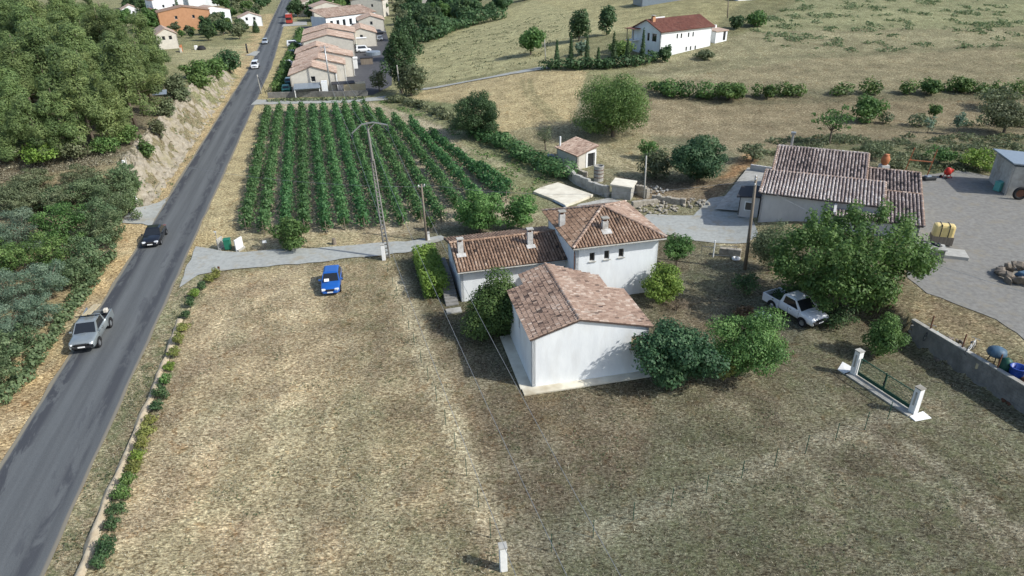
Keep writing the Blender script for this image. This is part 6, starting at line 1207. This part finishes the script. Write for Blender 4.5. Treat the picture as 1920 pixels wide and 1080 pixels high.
scatter([(780, 90), (830, 62), (930, 32), (1000, 14), (1000, -8), (760, -8), (770, 60)], 46, .7, 1.15, 'dark tree of the belt along the top of the golden slope', 'tree belt above the golden slope', DK, 5)
scatter([(560, 38), (600, 44), (720, 30), (780, 40), (770, -8), (545, -8)], 40, .6, 1.0, 'village tree between the houses behind the estate', 'trees of the village behind the estate', MX, 6)
scatter([(235, 55), (300, 70), (300, 20), (250, -6), (235, -6)], 14, .7, 1.1, 'tree beside the upper left houses near the pines', 'trees by the upper left houses', MX, 5)
scatter([(385, 78), (480, 72), (500, 40), (525, 4), (420, -6), (400, 12), (440, 42), (385, 60)], 34, .45, .85, 'tree between the upper left houses and the far road', 'trees left of the far road', MX, 5)
scatter([(395, 70), (470, 66), (468, 58), (395, 60)], 8, .35, .5, 'bush in the scrub band below the orange house', 'scrub band below the orange house', MX, 4, 'scrub_bush')
scatter([(310, 74), (395, 72), (390, 62), (320, 60)], 8, .3, .45, 'low bush under the wall of the orange house', 'bushes under the orange house', MX, 4, 'scrub_bush')
for k, (x, y, top) in enumerate([(268, 62, -4), (338, 38, -10), (481, 62, 38)]):
    P = G(x, y); H_ = HT(P, top); L = [(0, 0, H_*f, 1.3*(1-.8*max(0, f-.3)/.7), 1.3*(1-.8*max(0, f-.3)/.7), H_*.1) for f in np.arange(.1, .97, .06)]; o = thing('dark_cypress', ['dark cypress left of the tall white house', 'dark cypress right of the tall white house', 'small dark cypress beside the small white roadside building'][k], 'cypress', P); link('crown', fast_mesh('crown', *leafcloud(L, 1500, .5, 80+k, aspect=.4, up=.8)), L_dark, o); MB().tube([(0, 0, -.2), (0, 0, H_*.8)], [.2, .05], 6).build('trunk', M_bark, o)
scatter([(1000, 0), (1180, 0), (1180, -12), (1000, -12)], 4, .6, .8, 'tree on the skyline above the villa', 'trees on the upper slope', DK, 6)
scatter([(1440, 14), (1700, 0), (1700, -12), (1440, -10)], 2, .5, .7, 'small tree on the far upper right slope', 'small trees on the upper right slope', DK, 6)
P = G(378, 93); o = thing('covered_heap', 'black and white covered heap in the field by the upper left houses', 'heap', P); MB().lathe((0, 0, 0), [(1.3, -.2), (1.2, .5), (.7, 1.0), (.1, 1.15)], 10).build('cover', M_black, o, smooth=True); MB().box((-1.5, 0, .5), (.8, 1.0, 1.3), .2).build('panel', M_white2, o, bevel=.1)
P = G(341, 97); o = thing('terracotta_fence', 'small orange brown fence panel beside the cream building', 'fence', P, an); MB().box((0, 0, .9), (.2, 2.6, 1.8)).build('panel', M_owood, o); MB().box((.1, -1.4, .6), (.5, .4, 1.3)).build('pier', M_cream, o)
P = G(303, 188); o = thing('blue_sheet', 'pale blue sheet half hidden at the edge of the pines', 'sheet', P); MB().box((0, 0, 1.3), (2.2, 1.2, .08), .3, tilt=('X', .5)).build('panel', M_bluegrey, o)
# ------------------------------------------------------------------ low growth nobody could count
rg = np.random.default_rng(55); n = 230000
x = rg.uniform(-34, 42, n); y = rg.uniform(19, 64, n)**1.0; tq = road_t(x, y)
ok = (tq > .3)
for pl in ([(343, 532), (328, 516), (355, 470), (372, 463), (440, 474), (600, 465), (780, 452), (826, 442), (838, 449), (780, 472), (560, 496), (400, 511)], [(1246, 439), (1200, 410), (1300, 405), (1330, 372), (1395, 362), (1420, 442), (1400, 457), (1300, 452)]): ok &= ~inpoly(x, y, GP(pl))
ok &= ~((x > np.interp(y, *XB)-.5) & (y < 66))
def loc(ox, oy, an_): c, s = math.cos(an_), math.sin(an_); return (x-ox)*c+(y-oy)*s, -(x-ox)*s+(y-oy)*c
a, b_ = loc(1.27, 38.37, rad(12)); ok &= ~((a > -.9) & (a < 8.7) & (b_ > -.8) & (b_ < 9.2)); a, b_ = loc(-4.47, 50.7, RZ); ok &= ~((a > -1.5) & (a < 18) & (b_ > -.3) & (b_ < 9)); a, b_ = loc(5.08, 50.1, RZ); ok &= ~((a > 0) & (a < 8.3) & (b_ > 0) & (b_ < 9)); a, b_ = loc(A_[0], A_[1], math.atan2(dd[1], dd[0])); ok &= ~((a > -1.6) & (a < Lg+1) & (b_ > -.8) & (b_ < .6))
ok &= rg.random(n) < np.clip(1.6*fbm(x, y, 1.2, 17)-.15, .1, 1)
x = x[ok]; y = y[ok]; n = len(x); print('tufts', n)
P = np.column_stack([x, y, T(x, y)]); g = rg.random(n)*6.283; hgt = .04+.09*rg.random(n)**2; ww = .010+.022*rg.random(n); lean = rg.normal(size=(n, 2))*.06
S = np.column_stack([np.cos(g)*ww, np.sin(g)*ww, 0*g]); top = P+np.column_stack([lean[:, 0], lean[:, 1], hgt])
V = np.stack([P-S-[0, 0, .01], P+S-[0, 0, .01], top], 1).reshape(-1, 3)
lf = (tq[ok] > 0)*(road_t(x, y) > 0)*(x < np.interp(y, [22, 37, 50, 58], [-.7, -3.5, -9, -11])); tn_ = np.clip(np.where(lf, .78, .50)+rg.normal(size=n)*.2+(fbm(x, y, 2.5, 4)-.5)*.5, 0, 1)
o = link('dry_grass', fast_mesh('dry_grass', V, np.arange(3*n).reshape(-1, 3), np.repeat(tn_, 3)), L_straw); tag(o, 'short dry cut grass covering the field and lawn', 'grass', kind='stuff')
def weeds(name, label, poly, n, size, leaf, seed, clump=2.5, thr=.55, h=.35):
    rg = np.random.default_rng(seed); PW = GP(poly); xs = [p[0] for p in PW]; ys = [p[1] for p in PW]; x = rg.uniform(min(xs), max(xs), n*3); y = rg.uniform(min(ys), max(ys), n*3); k = inpoly(x, y, PW) & (fbm(x, y, clump, seed) > thr); x = x[k][:n]; y = y[k][:n]; m = len(x)
    P = np.column_stack([x, y, T(x, y)+h*rg.random(m)*np.clip((fbm(x, y, clump, seed)-thr)*6, .15, 1)]); N = rg.normal(size=(m, 3))+[0, 0, .8]; N /= np.linalg.norm(N, axis=1)[:, None]; A = np.cross(N, rg.normal(size=(m, 3))); A /= np.linalg.norm(A, axis=1)[:, None]; B = np.cross(N, A); s = size*(.6+.8*rg.random(m))[:, None]
    V = np.stack([P-A*s*.5, P-B*s*.3, P+A*s*.5, P+B*s*.3], 1).reshape(-1, 3); o = link(name, fast_mesh(name, V, np.arange(4*m).reshape(-1, 4), np.repeat(np.clip(.5+rg.normal(size=m)*.22, 0, 1), 4)), leaf); tag(o, label, 'scrub', kind='stuff')
weeds('hill_scrub', 'scattered green scrub on the upper right slope', [(1400, 60), (1500, -5), (2050, -5), (2050, 80), (1500, 105)], 20000, .45, L_scrub, 3, 2.8, .60, .7)
weeds('hill_scrub', 'tufty scrub on the slope left of the villa', [(780, 160), (1020, 120), (1060, 75), (1060, 20), (830, 65), (780, 110)], 6000, .38, L_olive, 4, 1.7, .66, .5)
weeds('bank_weeds', 'dry weeds on the bank below the pine wood', [(-60, 350), (255, 320), (290, 230), (240, 285), (-60, 300)], 14000, .18, L_straw, 5, 2, .30, .25)
weeds('bank_weeds', 'rough growth on the slope behind the farmhouse', [(1380, 300), (1450, 255), (1640, 255), (1920, 255), (1920, 325), (1740, 325), (1640, 285)], 9000, .35, L_olive, 6, 2.5, .5, .6)
weeds('verge_weeds', 'green weeds on the verge between road and young hedge', [(90, 1080), (200, 1080), (330, 690), (400, 515), (340, 560), (235, 745)], 5000, .14, L_olive, 7, 1.6, .56, .15)
weeds('track_weeds', 'green weeds along the grassy track right of the vineyard', [(700, 190), (770, 188), (900, 262), (1040, 345), (1000, 375), (830, 240)], 9000, .3, L_mid, 8, 2.2, .55, .3)
weeds('lawn_weeds', 'small green weed patches on the lawn', [(400, 520), (735, 490), (980, 745), (1210, 730), (1400, 720), (1600, 720), (1900, 900), (1900, 1080), (250, 1080)], 15000, .13, L_olive, 9, 1.3, .66, .10)
weeds('cutting_weeds', 'tufts growing on the rock cutting', [(255, 375), (330, 360), (430, 165), (400, 150), (270, 290)], 1500, .35, L_olive, 10, 3, .6, .4)
